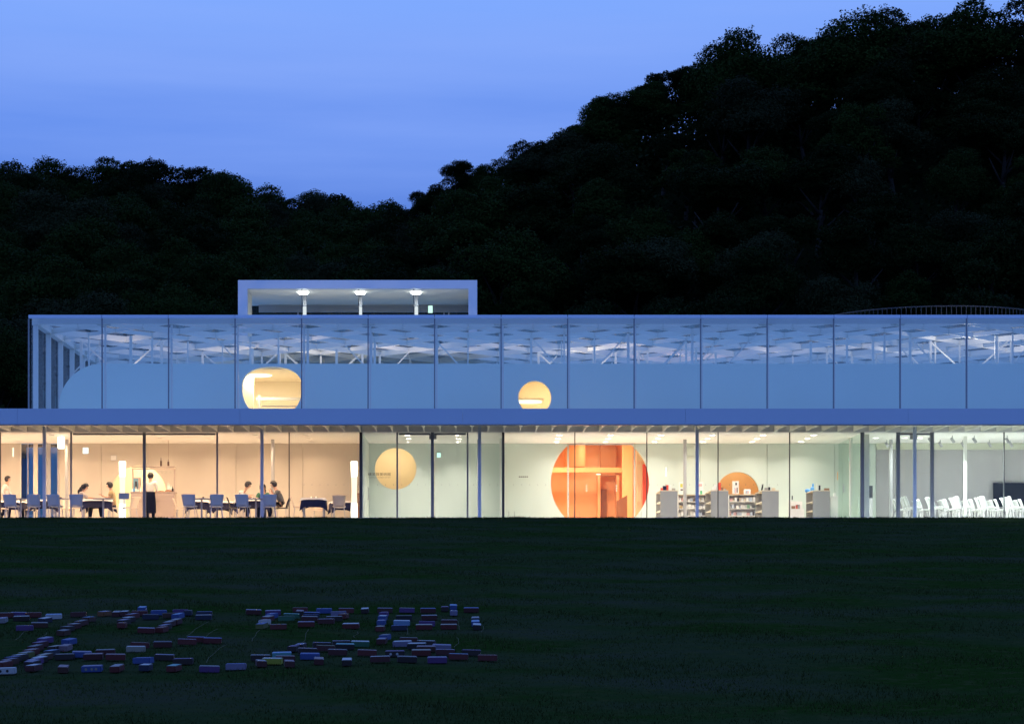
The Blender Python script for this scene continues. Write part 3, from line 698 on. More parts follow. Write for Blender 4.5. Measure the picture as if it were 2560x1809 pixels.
def chair(x, y, z, rz, label, group, kit=ch_w, name='chair'):
    t = empty(name, (x, y, z), rz, label, 'chair', group)
    put('seat', kit[0], t); put('backrest', kit[1], t)
    for l_ in kit[2]: put('leg', l_, t)
    return t
TZ = 3.06
gt = 'white plastic chairs on the terrace under the canopy'
# facing away from the camera is +90 deg
for px, y, rz, lab in ((30, 74.9, 84, 'white terrace chair in the bottom left corner of the glass front, back to the lawn'),
                       (85, 74.9, 97, 'white terrace chair close to the left side of the first canopy column'),
                       (139, 74.9, 82, 'white terrace chair beside the table with a dark bowl, right of the first column'),
                       (191, 74.9, 98, 'white terrace chair in front of the seated long-haired woman'),
                       (476, 74.9, 84, 'white terrace chair to the right of the counter, left of its round table'),
                       (541, 74.9, 99, 'white terrace chair to the right of the round table by the counter'),
                       (609, 74.9, 83, 'white terrace chair in front of the diner in a white shirt'),
                       (674, 74.9, 97, 'white terrace chair immediately right of the second canopy column')):
    chair(X(px, y), y, TZ, R(rz), lab, gt)
def round_table(px, y, label):
    t = empty('terrace_table', (X(px, y), y, TZ), 0, label, 'table', 'round terrace tables under the canopy')
    a = MB(); a.lathe((0, 0, .69), [(.34, 0), (.345, .008), (.345, .022), (.34, .028)], 24); a.build('tabletop', M['greypost'], t)
    a = MB(); a.tube((0, 0, .02), (0, 0, .69), .03, n=10); a.build('leg', M['greypost'], t)
    a = MB(); a.lathe((0, 0, 0), [(.22, 0), (.22, .012), (.05, .03)], 20); a.build('base', M['greypost'], t)
round_table(52, 75.5, 'round grey terrace table at far left, between two white chairs'); round_table(148, 75.5, 'round grey terrace table just right of the first canopy column')
round_table(258, 75.5, 'round grey terrace table in front of the seated couple'); round_table(504, 75.5, 'round grey terrace table between two chairs right of the counter'); round_table(640, 75.5, 'round grey terrace table left of the second canopy column')
def cup(px, Y, z, m, label, cat='cup', r=.035, h=.09, group=None):
    a = MB(); a.smooth = True; a.lathe((0, 0, 0), [(r*.7, 0), (r, h*.4), (r, h)], 10)
    o = a.build('cup', M[m]); o.location = (X(px, Y), Y, z); tag(o, label, cat, group)
cup(151, 75.5, TZ+.719, 'bottle', 'small dark red bowl on the terrace table right of the first column', 'bowl', .045, .05)
cup(508, 75.5, TZ+.719, 'bottle', 'small dark cup on the round table right of the counter', 'cup', .03, .06)
cup(652, 75.5, TZ+.719, 'bottle', 'small dark red cup on the round table left of the second column', 'cup', .03, .06)
cup(97, 77.3, FLOOR+.75, 'wcloth', 'white glass on the table behind the first column', 'glass', .03, .1)
# menu stand in front of the column lamp
t = empty('menu_stand', (X(310, 75.2), 75.2, TZ), 0, 'blue-looking flat menu board on a thin stand before the left column lamp', 'menu stand')
MB().box(-.17, .17, -.015, .015, Z(1247, 75.2)-TZ, Z(1232, 75.2)-TZ).build('board', M['greypost'], t)
MB().box(-.012, .012, .016, .03, .02, .75).build('post', M['leg'], t); MB().lathe((0, .02, 0), [(.14, 0), (.14, .015)], 16).build('base', M['leg'], t)

def cloth(name, size, drop, corner, m, z, loc, rz, label, group, top_t=.004, wave=.02, seed=0):
    """square cloth over a square table: flat top, hanging sides, pointed corners"""
    r_ = random.Random(seed); n = 7
    vs = [(0, 0, 0)]; h = size/2
    per = []
    for s_ in range(4):
        for i in range(n): per.append((s_, i/n))
    def pt(s_, u, hh):
        a = -hh+2*hh*u
        return [(a, -hh), (hh, a), (-a, hh), (-hh, -a)][s_]
    rings = []
    for k, f in enumerate((0, .03, .45, 1.0)):
        ring_ = []
        for s_, u in per:
            edge = abs(u-.5)*2 if u else 1.0
            c = max(0, (edge-.55)/.45)
            d = drop+(corner-drop)*c**1.5
            out = h+.006+f*(.035+.03*c)+wave*f*math.sin(7*(u+s_)+seed)
            x, y = pt(s_, u, out if k else h)
            ring_.append((x, y, -d*f if k else 0))
        rings.append(ring_)
    mb = MB(); mb.smooth = False
    vs = [(0, 0, 0)]+[p for rg in rings for p in rg]; L = len(per)
    fs = [(0, 1+i, 1+(i+1) % L) for i in range(L)]
    for k in range(3):
        for i in range(L):
            a = 1+k*L+i; b = 1+k*L+(i+1) % L; fs.append((a, a+L, b+L, b))
    mb.add(vs, fs)
    o = mb.build(name, M[m]); o.location = (*loc, z); o.rotation_euler = (0, 0, rz); tag(o, label, 'tablecloth', group)
    md = o.modifiers.new('thickness', 'SOLIDIFY'); md.thickness = .004; md.offset = 1
def dining(px, Y, where, rz=0, size=.72, seed=0):
    loc = (X(px, Y), Y); th = .72
    t = empty('dining_table', (*loc, FLOOR), rz, 'dining table under a navy cloth '+where, 'table', 'cloth-covered restaurant tables')
    MB().box(-size/2, size/2, -size/2, size/2, th-.03, th-.001).build('tabletop', M['brown'], t)
    for a in (-1, 1):
        for b in (-1, 1): MB().box(a*(size/2-.05)-.02, a*(size/2-.05)+.02, b*(size/2-.05)-.02, b*(size/2-.05)+.02, 0, th-.031).build('leg', M['greypost'], t)
    cloth('navy_tablecloth', size, .27, .44, 'navy', FLOOR+th+.003, loc, rz, 'navy tablecloth hanging in points '+where, 'navy tablecloths in the restaurant', seed=seed)
    cloth('white_tablecloth', size*1.0+.012, .055, .10, 'wcloth', FLOOR+th+.011, loc, rz+R(0), 'white overcloth on the navy cloth '+where, 'white overcloths in the restaurant', seed=seed+3, wave=.004)
dining(247, 78.4, 'between the seated woman and the man in tan', 0, .95, 1)
dining(640, 78.5, 'at the three diners\' table', 0, .9, 2)
dining(785, 77.5, 'at the empty table left of the right column lamp', 0, .78, 3)
dining(857, 79.6, 'behind the cream shell chair', R(12), .8, 4)
dining(556, 79.8, 'left of the white-shirted diner', R(20), .8, 5)
dining(494, 79.0, 'behind the round table right of the counter', R(8), .7, 6)
dining(112, 78.6, 'behind the first canopy column', R(5), .8, 7)
dining(30, 79.4, 'in the far left corner of the restaurant', R(-6), .8, 8)
gi = 'white chairs inside the restaurant'
for px, Y, rz, kit, lab in ((748, 77.6, 3, ch_c, 'pale chair left of the empty navy-clothed table, seen from the side'), (848, 77.3, 92, ch_c, 'cream shell chair with its back to the glass, left of the right column lamp'),
                            (798, 79.9, -88, ch_c, 'pale chair behind the empty navy-clothed table'), (286, 78.4, 178, ch_c, 'pale chair carrying the man in the tan shirt'),
                            (197, 78.4, 4, ch_c, 'pale chair carrying the long-haired woman'), (704, 78.4, 176, ch_d, 'black chair carrying the man in grey at right of the three diners'),
                            (590, 78.3, 6, ch_d, 'black chair carrying the diner in a white shirt'), (660, 79.2, -96, ch_c, 'pale chair carrying the green-shirted diner behind the column'),
                            (455, 78.9, 2, ch_c, 'pale chair just right of the counter, half hidden by a terrace chair'), (324, 78.0, 150, ch_c, 'pale chair between the left column lamp and the counter'),
                            (5, 78.6, 10, ch_c, 'pale chair cut by the left edge of the view'), (80, 79.6, -80, ch_c, 'pale chair behind the terrace chair left of the first column'), (163, 79.8, -100, ch_c, 'pale chair behind the round table right of the first column')):
    chair(X(px, Y), Y, FLOOR, R(rz), lab, gi, kit)
for i, (px, lab) in enumerate(((778, 'left'), (790, 'right'))):
    cup(px, 77.5, FLOOR+.735, 'lamp_w', 'small lit candle glass on the empty navy table, '+lab+' of a pair', 'candle', .022, .07)
cup(630, 78.5, FLOOR+.735, 'wcloth', 'white cup on the table of three diners', 'cup'); cup(250, 78.4, FLOOR+.735, 'wcloth', 'white plate stack on the seated couple\'s table', 'plates', .10, .03); cup(266, 78.3, FLOOR+.735, 'wcloth', 'small white cup near the tan-shirted man', 'cup')
# chairs of the right room, in files running away from the glass
gw = 'rows of white chairs in the bright room at right'; fn = {}
for s_, (ys_, off, lab) in enumerate((((77.7, 78.2, 78.7), 0, 'nearer-block'), ((79.7, 80.2, 80.65), -.03, 'farther-block'))):
    for k in range(-1, 12):
        for y in ys_:
            x = 15.13+.88*k+off+random.uniform(-.03, .03)
            if x > XR-.6 or x < X(2250, y): continue
            fn.setdefault((s_, y), 0); fn[(s_, y)] += 1
            chair(x, y, FLOOR, R(random.uniform(-6, 6)), f'white {lab} chair, {ORD[fn[(s_, y)]-1]} from left in its {["front", "middle", "back"][ys_.index(y)]} line of three', gw, ch_b)
t = empty('wall_screen', (X(2540, YB-.1), YB-.1, Z(1236, YB-.1)), 0, 'large black screen on the wall behind the rows of white chairs', 'screen')
MB().box(X(2483, 81.2)-X(2540, 81.2), X(2600, 81.2)-X(2540, 81.2), -.04, .05, -.43, .42).build('panel', M['black'], t)
t = empty('grey_cabinet', (X(2174, 80.2), 80.2, FLOOR), 0, 'tall narrow dark grey cabinet just inside the bright room, right of the glass partition', 'cabinet')
MB().box(-.09, .11, 0, .35, .0, 1.6*.55).build('lower_body', M['greypost'], t); MB().box(-.09, .11, 0, .35, .8815, 1.32).build('upper_body', M['dark'], t)
a = MB(); a.smooth = True
for i in range(12):
    t0, t1 = math.pi*(1.15*i/12)-.25, math.pi*(1.15*(i+1)/12)-.25
    a.tube((.055*math.cos(t0), 0, .055*math.sin(t0)), (.055*math.cos(t1), 0, .055*math.sin(t1)), .011, n=6)
o = a.build('wall_hook_ring', M['dark']); o.location = (X(2453, YB-.03), YB-.03, Z(1246, YB-.03)); tag(o, 'dark horseshoe shaped ring on the grey wall above the chairs', 'ring')

# ------------------------------------------------------------------ restaurant counter
YC = 79.6
c0, c1 = X(327, YC), X(436, YC)
ct = wparent(empty('bar_counter', ((c0+c1)/2, YC, FLOOR), 0, 'cream bar counter with drawers in front of the bright arch', 'counter'))
zc = Z(1229, YC)
MB().box(c0, c1, YC, YC+.55, FLOOR, zc-.032).build('body', M['counter'], ct)
MB().box(c0-.02, c1+.02, YC-.02, YC+.57, zc-.03, zc).build('worktop', M['counter'], ct)
for a, b in ((c0+.02, X(379, YC)), (X(382, YC), c1-.02)):
    MB().box(a, b, YC-.018, YC-.001, Z(1241, YC)+.008, zc-.05).build('drawer', M['counter'], ct)
    MB().box(a, b, YC-.018, YC-.001, Z(1253, YC)+.008, Z(1241, YC)-.008).build('drawer', M['counter'], ct)
    MB().box(a, b, YC-.018, YC-.001, FLOOR+.06, Z(1253, YC)-.008).build('door', M['counter'], ct)
zt = Z(1164, YC)
for x in (c0+.03, c1-.03): MB().box(x-.025, x+.025, YC+.25, YC+.30, zc+.001, zt-.1).build('post', M['counter'], ct)
MB().box(c0, c1, YC+.12, YC+.45, zt-.035, zt).build('shelf', M['counter'], ct); MB().box(c0, c1, YC+.12, YC+.45, zt-.10, zt-.075).build('glass_rack', M['counter'], ct)
for i in range(9):
    a = MB(); a.smooth = True; x = c0+.15+i*.15; a.lathe((x, YC+.28, zt-.24), [(.03, 0), (.034, .05), (.012, .08), (.004, .09), (.004, .13), (.026, .139)], 8)
    o = a.build('wine_glass', M['glass']); tag(o, f'stemmed wine glass hanging upside down over the bar, {ORD[i]} from left', 'glass', 'wine glasses hanging over the bar')
def bottle(px, z, Y, h, label, m='bottle', r=.036):
    a = MB(); a.smooth = True; a.lathe((0, 0, 0), [(r*.95, 0), (r, .02), (r, h*.58), (r*.35, h*.75), (r*.33, h*.97), (r*.38, h)], 10)
    o = a.build('bottle', [M[m]]); o.location = (X(px, Y), Y, z); tag(o, label, 'bottle')
bottle(402.5, zt+.001, YC+.28, .30, 'slim dark bottle standing left on top of the bar shelf'); bottle(421, zt+.001, YC+.28, .25, 'short dark bottle under the hanging cord on the bar shelf')
bottle(431.5, zc+.001, YC+.2, .20, 'dark bottle at the right end of the bar worktop', 'black')
a = MB(); a.tube((0, 0, 0), (0, 0, -(CEIL-zt-.28)), .006, n=6); o = a.build('pendant_wire', M['brown']); o.location = (X(421, YC+.28), YC+.28, CEIL-.001); tag(o, 'thin dark cord hanging from the ceiling over the bar', 'wire')
t = empty('drinks_cooler', (X(339, YC+.2), YC+.2, zc+.001), 0, 'blue-grey glass fronted drinks cooler on the left of the bar', 'drinks cooler')
MB().box(-.11, .15, 0, .3, 0, .52).build('cabinet', M['counter'], t); MB().box(-.075, .09, -.012, -.001, .06, .48).build('glass_front', mat('blue_tinted_glass', (.16, .30, .38), .1), t); MB().box(-.02, .06, -.02, -.013, .10, .38).build('dark_opening', M['dark'], t)
for i, px in enumerate((331, 335, 340, 345, 351, 355)): bottle(px, zc+.001, YC+.1, .13+.03*(i % 3), ['short white jug first from the left on the bar', 'small pale blue bottle second from left on the bar', 'white bottle third from left on the bar', 'small white pot fourth from left on the bar', 'pale squat bottle fifth from left on the bar', 'cream pot nearest the dark mullion on the bar'][i], ['wcloth', 'blue', 'wcloth', 'wcloth', 'wcloth', 'cream'][i], .03)
for i, px in enumerate((420, 424, 428)): bottle(px, zc+.001, YC+.25, .34-.05*i, ['tall clear white carafe behind the dark bread on the bar', 'middle white carafe on the right of the bar', 'shorter white carafe beside the dark bottle on the bar'][i], 'wcloth', .03)
a = MB(); a.smooth = True; a.ellipsoid((-.16, 0, .02), (.13, .1, .035)); a.ellipsoid((.1, 0, .03), (.13, .1, .06)); a.box(-.32, .27, -.12, .12, -.0, .02)
o = a.build('food_tray', M['brown']); o.location = (X(414, YC+.15), YC+.15, zc+.001); tag(o, 'tray with dark round loaves on the right of the bar', 'food tray')
t = empty('dark_cabinet', (X(897, 79.0), 79.0, FLOOR), 0, 'dark brown cabinet behind the right column lamp', 'cabinet')
MB().box(-.24, .085, 0, .4, 0, 1.0).build('body', M['brown'], t); MB().box(-.22, .07, -.015, -.001, .1, .95).build('door', M['brown'], t)

# ------------------------------------------------------------------ shop
def bookcase(px0, px1, Y, ztop, depth, label, side_open=False):
    x0, x1 = X(px0, Y), X(px1, Y)
    t = wparent(empty('display_cabinet', ((x0+x1)/2, Y, FLOOR), 0, label, 'cabinet', 'grey-ended shop display cabinets'))
    MB().box(x0, x1, Y, Y+.03, FLOOR+.02, ztop).build('end_panel', M['cabgrey'], t)
    MB().box(x0-.004, x1+.004, Y-.004, Y+depth, ztop+.001, ztop+.03).build('top', M['lightwood'], t)
    MB().box((x0+x1)/2-.012, (x0+x1)/2+.012, Y+.031, Y+depth-.031, FLOOR+.02, ztop-.001).build('divider', M['wcloth'], t)
    MB().box(x0, x1, Y+depth-.03, Y+depth, FLOOR+.02, ztop).build('end_panel', M['cabgrey'], t)
    for k in range(3):
        z = FLOOR+.06+k*.30; MB().box(x0+.004, x1-.004, Y+.032, Y+depth-.032, z, z+.02).build('shelf', M['cream'], t)
    return t
zk = Z(1227, 78.2)
bookcase(1651, 1694, 78.2, zk, 1.9, 'grey-ended display cabinet with red and blue goods on top, left of the grey column')
bookcase(1777, 1821, 78.2, zk, 1.9, 'grey-ended display cabinet in front of the orange dome, left side')
bookcase(1905, 1947, 78.2, zk, 1.9, 'grey-ended display cabinet at the right side of the orange dome')
bookcase(2032, 2075, 78.2, zk, 1.6, 'grey-ended display cabinet with a brown box on top near the glass partition')
cols = [mat('goods_%s' % n, c, .6) for n, c in (('white', (.86, .85, .83)), ('cream', (.7, .62, .48)), ('pink', (.7, .42, .42)), ('green', (.2, .36, .24)), ('ochre', (.6, .38, .12)), ('dark', (.1, .09, .1)), ('pale_blue', (.5, .56, .66)), ('brown', (.36, .22, .14)))]
pw = [15, 5, 2, 1, 1, 1, 4, 1]
gme = {}
def goods(x, y, z, w, d, h, label='small boxed item standing on the shop shelves', group='small goods on the white shop shelves', m=None):
    i = random.choices(range(8), pw)[0]; key = (i if m is None else m, round(w, 2), round(h, 2), round(d, 2))
    if key not in gme: gme[key] = MB().box(-key[1]/2, key[1]/2, 0, key[3], 0, key[2]).mesh('shop_item', cols[i] if m is None else M[m])
    o = put('shop_item', gme[key]); o.location = (x, y, z); return tag(o, label, 'goods', group)
def wall_shelf(px0, px1, label, where):
    Y = 80.4; x0, x1 = X(px0, Y), X(px1, Y); zt_ = Z(1237, Y)
    t = wparent(empty('white_bookshelf', ((x0+x1)/2, Y, FLOOR), 0, label, 'shelf', 'low white shop shelves full of goods'))
    MB().box(x0, x1, Y+.32, Y+.35, FLOOR, zt_).build('back_panel', M['wcloth'], t)
    for x in (x0, x1-.02): MB().box(x, x+.02, Y, Y+.319, FLOOR, zt_).build('side_panel', M['wcloth'], t)
    MB().box(x0-.01, x1+.01, Y-.01, Y+.36, zt_+.001, zt_+.028).build('top', M['lightwood'], t)
    h = (zt_-FLOOR)/4
    for k in range(4):
        z = FLOOR+k*h+.01
        MB().box(x0+.021, x1-.021, Y+.002, Y+.318, z, z+.02).build('shelf', M['wcloth'], t)
        x = x0+.05; ng = 0; lv = ['bottom', 'second lowest', 'third', 'top'][k]
        while x < x1-.09:
            w = random.choice((.04, .06, .08, .1)); hh = random.uniform(.38, .72)*(h-.04)
            if random.random() < .9:
                goods(x+w/2, Y+.05+random.random()*.08, z+.021, w, .12, hh, f'{ORD[ng]} small item from left on the {lv} shelf {where}'); ng += 1
            x += w+random.uniform(.005, .03)
    return x0, x1, zt_+.03, Y
s1 = wall_shelf(1695, 1772, 'low white shelf of goods behind the blue column of the shop', 'behind the blue column'); s2 = wall_shelf(1822, 1898, 'low white shelf of goods under the orange dome', 'under the orange dome')
def poster(px, py0, py1, w, marks, label):
    Y = 80.5; t = empty('display_card', (X(px, Y), Y, Z(py1, Y)), 0, label, 'display card'); a = w/2/F*Y; h = (py1-py0)/F*Y
    MB().box(-a, a, 0, .012, .002, h).build('card', M['wcloth'], t)
    for i, (u, v, su, sv, m) in enumerate(marks):
        MB().box(u*a-su*a, u*a+su*a, -.006-.0005*i, -.001, h*(v-sv), h*(v+sv)).build('printed_mark', m, t)
poster(1703, 1204, 1236, 12, [(.1, .72, .5, .14, mat('lime_print', (.55, .55, .1), .7)), (.2, .38, .5, .06, cols[5])], 'tall white card with a yellow-green picture left of the grey column')
poster(1751, 1204, 1236, 14, [(0, .75, .6, .09, cols[2]), (.3, .18, .4, .14, mat('green_print', (.12, .5, .25), .7))], 'tall white card with a green dot behind the blue column of the shop')
poster(1839, 1202, 1234, 16, [(.15, .78, .22, .09, M['black']), (-.4, .3, .15, .2, cols[6]), (.05, .25, .15, .2, cols[2]), (.5, .3, .15, .2, cols[5])], 'white card with one black dot standing before the orange dome')
poster(1868, 1222, 1236, 17, [(0, .5, .5, .25, cols[6]), (.25, .45, .2, .15, cols[2])], 'small white picture card right of the black-dot card')
for px, w, h, m, lab in ((1655, .10, .09, 'red', 'red rounded parcel on the left cabinet'), (1662, .13, .16, 'navy', 'deep blue bag standing on the left cabinet'), (1668, .08, .19, 'red', 'small red flag-like item behind the blue bag'), (1675, .10, .2, 'wcloth', 'pale upright booklet on the left cabinet'), (1684, .11, .08, 'cabgrey', 'grey box at the right of the left cabinet'),
                         (1783, .07, .12, 'wcloth', 'short white booklet on the cabinet before the orange dome'), (1788, .07, .2, 'wcloth', 'tall white booklet on the cabinet before the orange dome'), (1794, .06, .25, 'wcloth', 'tallest white card on the cabinet before the orange dome'), (1799, .09, .27, 'red', 'red topped stand on the cabinet before the orange dome'), (1806, .07, .11, 'brown', 'brown small box right of the red stand'), (1813, .06, .06, 'cabgrey', 'tiny grey block at the end of the dome cabinet'),
                         (1916, .12, .10, 'cabgrey', 'grey camera-like object on the cabinet right of the dome'), (1923, .06, .12, 'black', 'black object on the cabinet right of the dome'), (1934, .11, .09, 'lightwood', 'small tan animal-shaped toy box on the cabinet right of the dome'),
                         (2049, .05, .18, 'black', 'black upright card reader on the right cabinet'), (2067, .17, .08, 'brown', 'brown box lying on the right cabinet')):
    goods(X(px, 78.45), 78.42, zk+.032, w, .12, h, lab, None, m)
bl = MB(); bl.smooth = True; bl.ellipsoid((0, 0, .1), (.07, .05, .1)); bl.ellipsoid((.02, 0, .25), (.035, .03, .07)); o = bl.build('blue_vase', M['blue']); o.location = (X(2031, 79.6), 79.6, zk+.033); tag(o, 'tall sky blue ornament on the right cabinet', 'ornament')
bl = MB(); bl.smooth = True; bl.ellipsoid((0, 0, .07), (.10, .06, .07)); o = bl.build('blue_bag', M['blue']); o.location = (X(2019, 79.5), 79.5, zk-.02+.033); tag(o, 'low sky blue bag beside the tall blue ornament', 'bag')
bl = MB(); bl.smooth = True; bl.ellipsoid((0, 0, .16), (.03, .03, .16)); o = bl.build('black_plume', M['black']); o.location = (X(1903, 79.8), 79.8, zk+.033); o.rotation_euler = (0, R(12), 0); tag(o, 'black curved upright ornament right of the orange dome', 'ornament')
t = empty('sales_table', (X(1993, 79.2), 79.2, FLOOR), 0, 'white box table with a recess of goods, right of the thin mullion', 'table')
xw = X(2010, 79.2)-X(1976, 79.2)
MB().box(-xw/2, xw/2, 0, .5, 0, .46).build('base', M['wcloth'], t); MB().box(-xw/2, -xw/2+.03, 0, .5, .461, .78).build('side_panel', M['wcloth'], t); MB().box(-xw/2+.031, xw/2, .4, .5, .461, .74).build('back_panel', M['wcloth'], t)
for i, (dx, m, w, h) in enumerate(((-.12, 'brown', .12, .1), (.0, 'red', .06, .13), (.05, 'cabgrey', .1, .15), (.15, 'wcloth', .08, .12))):
    goods(X(1993, 79.2)+dx, 79.26, FLOOR+.462, w, .12, h, ['brown goods in the recess of the white sales table', 'reddish goods in the recess of the white sales table', 'grey goods in the recess of the white sales table', 'white goods in the recess of the white sales table'][i], None, m)
goods(X(1981, 79.3), 79.3, FLOOR+.782, .03, .1, .14, 'small dark figure at the left corner of the white sales table', None, 'dark')
t = empty('reception_desk', (X(2085, 79.0), 79.0, FLOOR), 0, 'white reception desk in front of the green glass partition', 'desk')
MB().box(-.12, .13, 0, .5, 0, .86).build('body', M['wcloth'], t); MB().box(-.14, .15, -.02, .52, .8605, .885).build('top', M['wcloth'], t)
goods(X(2087, 79.1), 79.1, FLOOR+.886, .09, .1, .12, 'small pinkish leaflets holder on the reception desk', None, 'wcloth')
a = MB().box(-.017, .017, 0, .02, -.14, .14).build('hanging_banner', mat('orange_banner', (.85, .5, .25), .7)); a.location = (X(2094, 78.9), 78.9, Z(1189, 78.9)); tag(a, 'narrow orange strip hanging by the glass partition', 'banner')
o = MB().box(-.008, .008, 0, .016, -.0, .62).build('display_pole', M['wcloth']); o.location = (X(2042, 79.3), 79.3, zk+.033); o.scale.z = .5; tag(o, 'thin white upright pole behind the right cabinet', 'pole')
for px, wh in ((1272, 'far left of the hall'), (1286, 'left of the hall, second rod'), (1435, 'left before the big circle'), (1448, 'second before the big circle'), (1603, 'right edge of the big circle')):
    o = MB().box(-.006, .006, -.006, .006, 0, .36).build('barrier_pin', M['grey']); o.location = (X(px, 79), 79, FLOOR); tag(o, 'thin short rod standing on the hall floor, '+wh, 'rod', 'thin rods on the hall floor')
o = MB().box(-.012, .012, 0, .02, -.17, .17).build('wall_light_slot', M['lamp_disc']); o.location = (xb(1665), YB-.025, zb(1179)); tag(o, 'thin upright white light strip on the wall above the left cabinet', 'wall light')
o = MB().box(-.012, .012, 0, .02, -.16, .16).build('wall_light_slot', M['lamp_disc']); o.location = (xb(33), YB-.025, zb(1130)); tag(o, 'thin upright white light strip on the wall at far left', 'wall light')

# ------------------------------------------------------------------ lettering
def text(s, px, py, Y, h_px, label, m, width_px=None, name='lettering'):
    c = bpy.data.curves.new(name, 'FONT'); c.body = s; c.size = 1; c.align_x = 'CENTER'; c.align_y = 'CENTER'; c.extrude = .001
    o = bpy.data.objects.new(name, c); COL.objects.link(o); c.materials.append(m)
    bpy.context.view_layer.update()
    h = h_px/F*Y; o.rotation_euler = (R(90), 0, 0); o.location = (X(px, Y), Y, Z(py, Y))
    dg_ = bpy.context.evaluated_depsgraph_get(); me = bpy.data.meshes.new_from_object(o.evaluated_get(dg_)); d = o.dimensions.copy()
    bpy.data.objects.remove(o); o = bpy.data.objects.new(name, me); COL.objects.link(o); o.rotation_euler = (R(90), 0, 0); o.location = (X(px, Y), Y, Z(py, Y)); k = h/max(d.y, 1e-3); o.scale = (k if not width_px else (width_px/F*Y)/max(d.x, 1e-3), k, 1)
    return tag(o, label, 'lettering')
m_ink = mat('dark_lettering', (.10, .085, .07), .6)
text('横須賀美術館', 948.5, 1185.5, YG-.02, 8.2, 'dark Japanese characters on the glass beside the yellow circle', m_ink, 57)
text('YOKOSUKA MUSEUM OF ART', 948.5, 1193, YG-.02, 2.0, 'thin line of small letters under the Japanese characters', m_ink, 56)
text('■ ■ ■ ■ ■', 1308.5, 1191.5, YB-.004, 3.2, 'five tiny dark marks on the hall wall left of the big circle', m_ink, 22)
text('an', 1602, 1155, 82.18, 7, 'faint pinkish letters high on the yellow wall inside the big circle', M['orange'], 17)
text('10', 1592, 1258, 82.18, 8, 'faint orange figures low on the yellow wall inside the big circle', M['orange'], 11)
text('▪▪ ▪▪▪ ▪▪', 2309, 1182, YG-.02, 2, 'row of tiny grey marks on the glass door right of the last column', M['cabgrey'], 20)
# ------------------------------------------------------------------ people
DG = None
def skin_obj(name, joints, bones, m, parent, root=0, sub=1):
    """one continuous skinned surface grown round a skeleton"""
    me = bpy.data.meshes.new(name); me.from_pydata([j[0] for j in joints], bones, [])
    o = bpy.data.objects.new(name, me); COL.objects.link(o)
    sk = o.modifiers.new('skin', 'SKIN'); sk.use_smooth_shade = True; sk.branch_smoothing = .3
    sb = o.modifiers.new('sub', 'SUBSURF'); sb.levels = sub; sb.render_levels = sub
    if not me.skin_vertices: bpy.context.view_layer.update()
    for i, j in enumerate(joints):
        sv = me.skin_vertices[0].data[i]; r = j[1]; sv.radius = r if isinstance(r, tuple) else (r, r); sv.use_root = i == root
    dg = bpy.context.evaluated_depsgraph_get(); ev = o.evaluated_get(dg)
    nm = bpy.data.meshes.new_from_object(ev); nm.materials.clear(); nm.materials.append(m); nm.name = name
    o.modifiers.clear(); old = o.data; o.data = nm; bpy.data.meshes.remove(old); o.parent = parent
    return o
def lerp(a, b, t): return tuple(a[i]+(b[i]-a[i])*t for i in range(3))
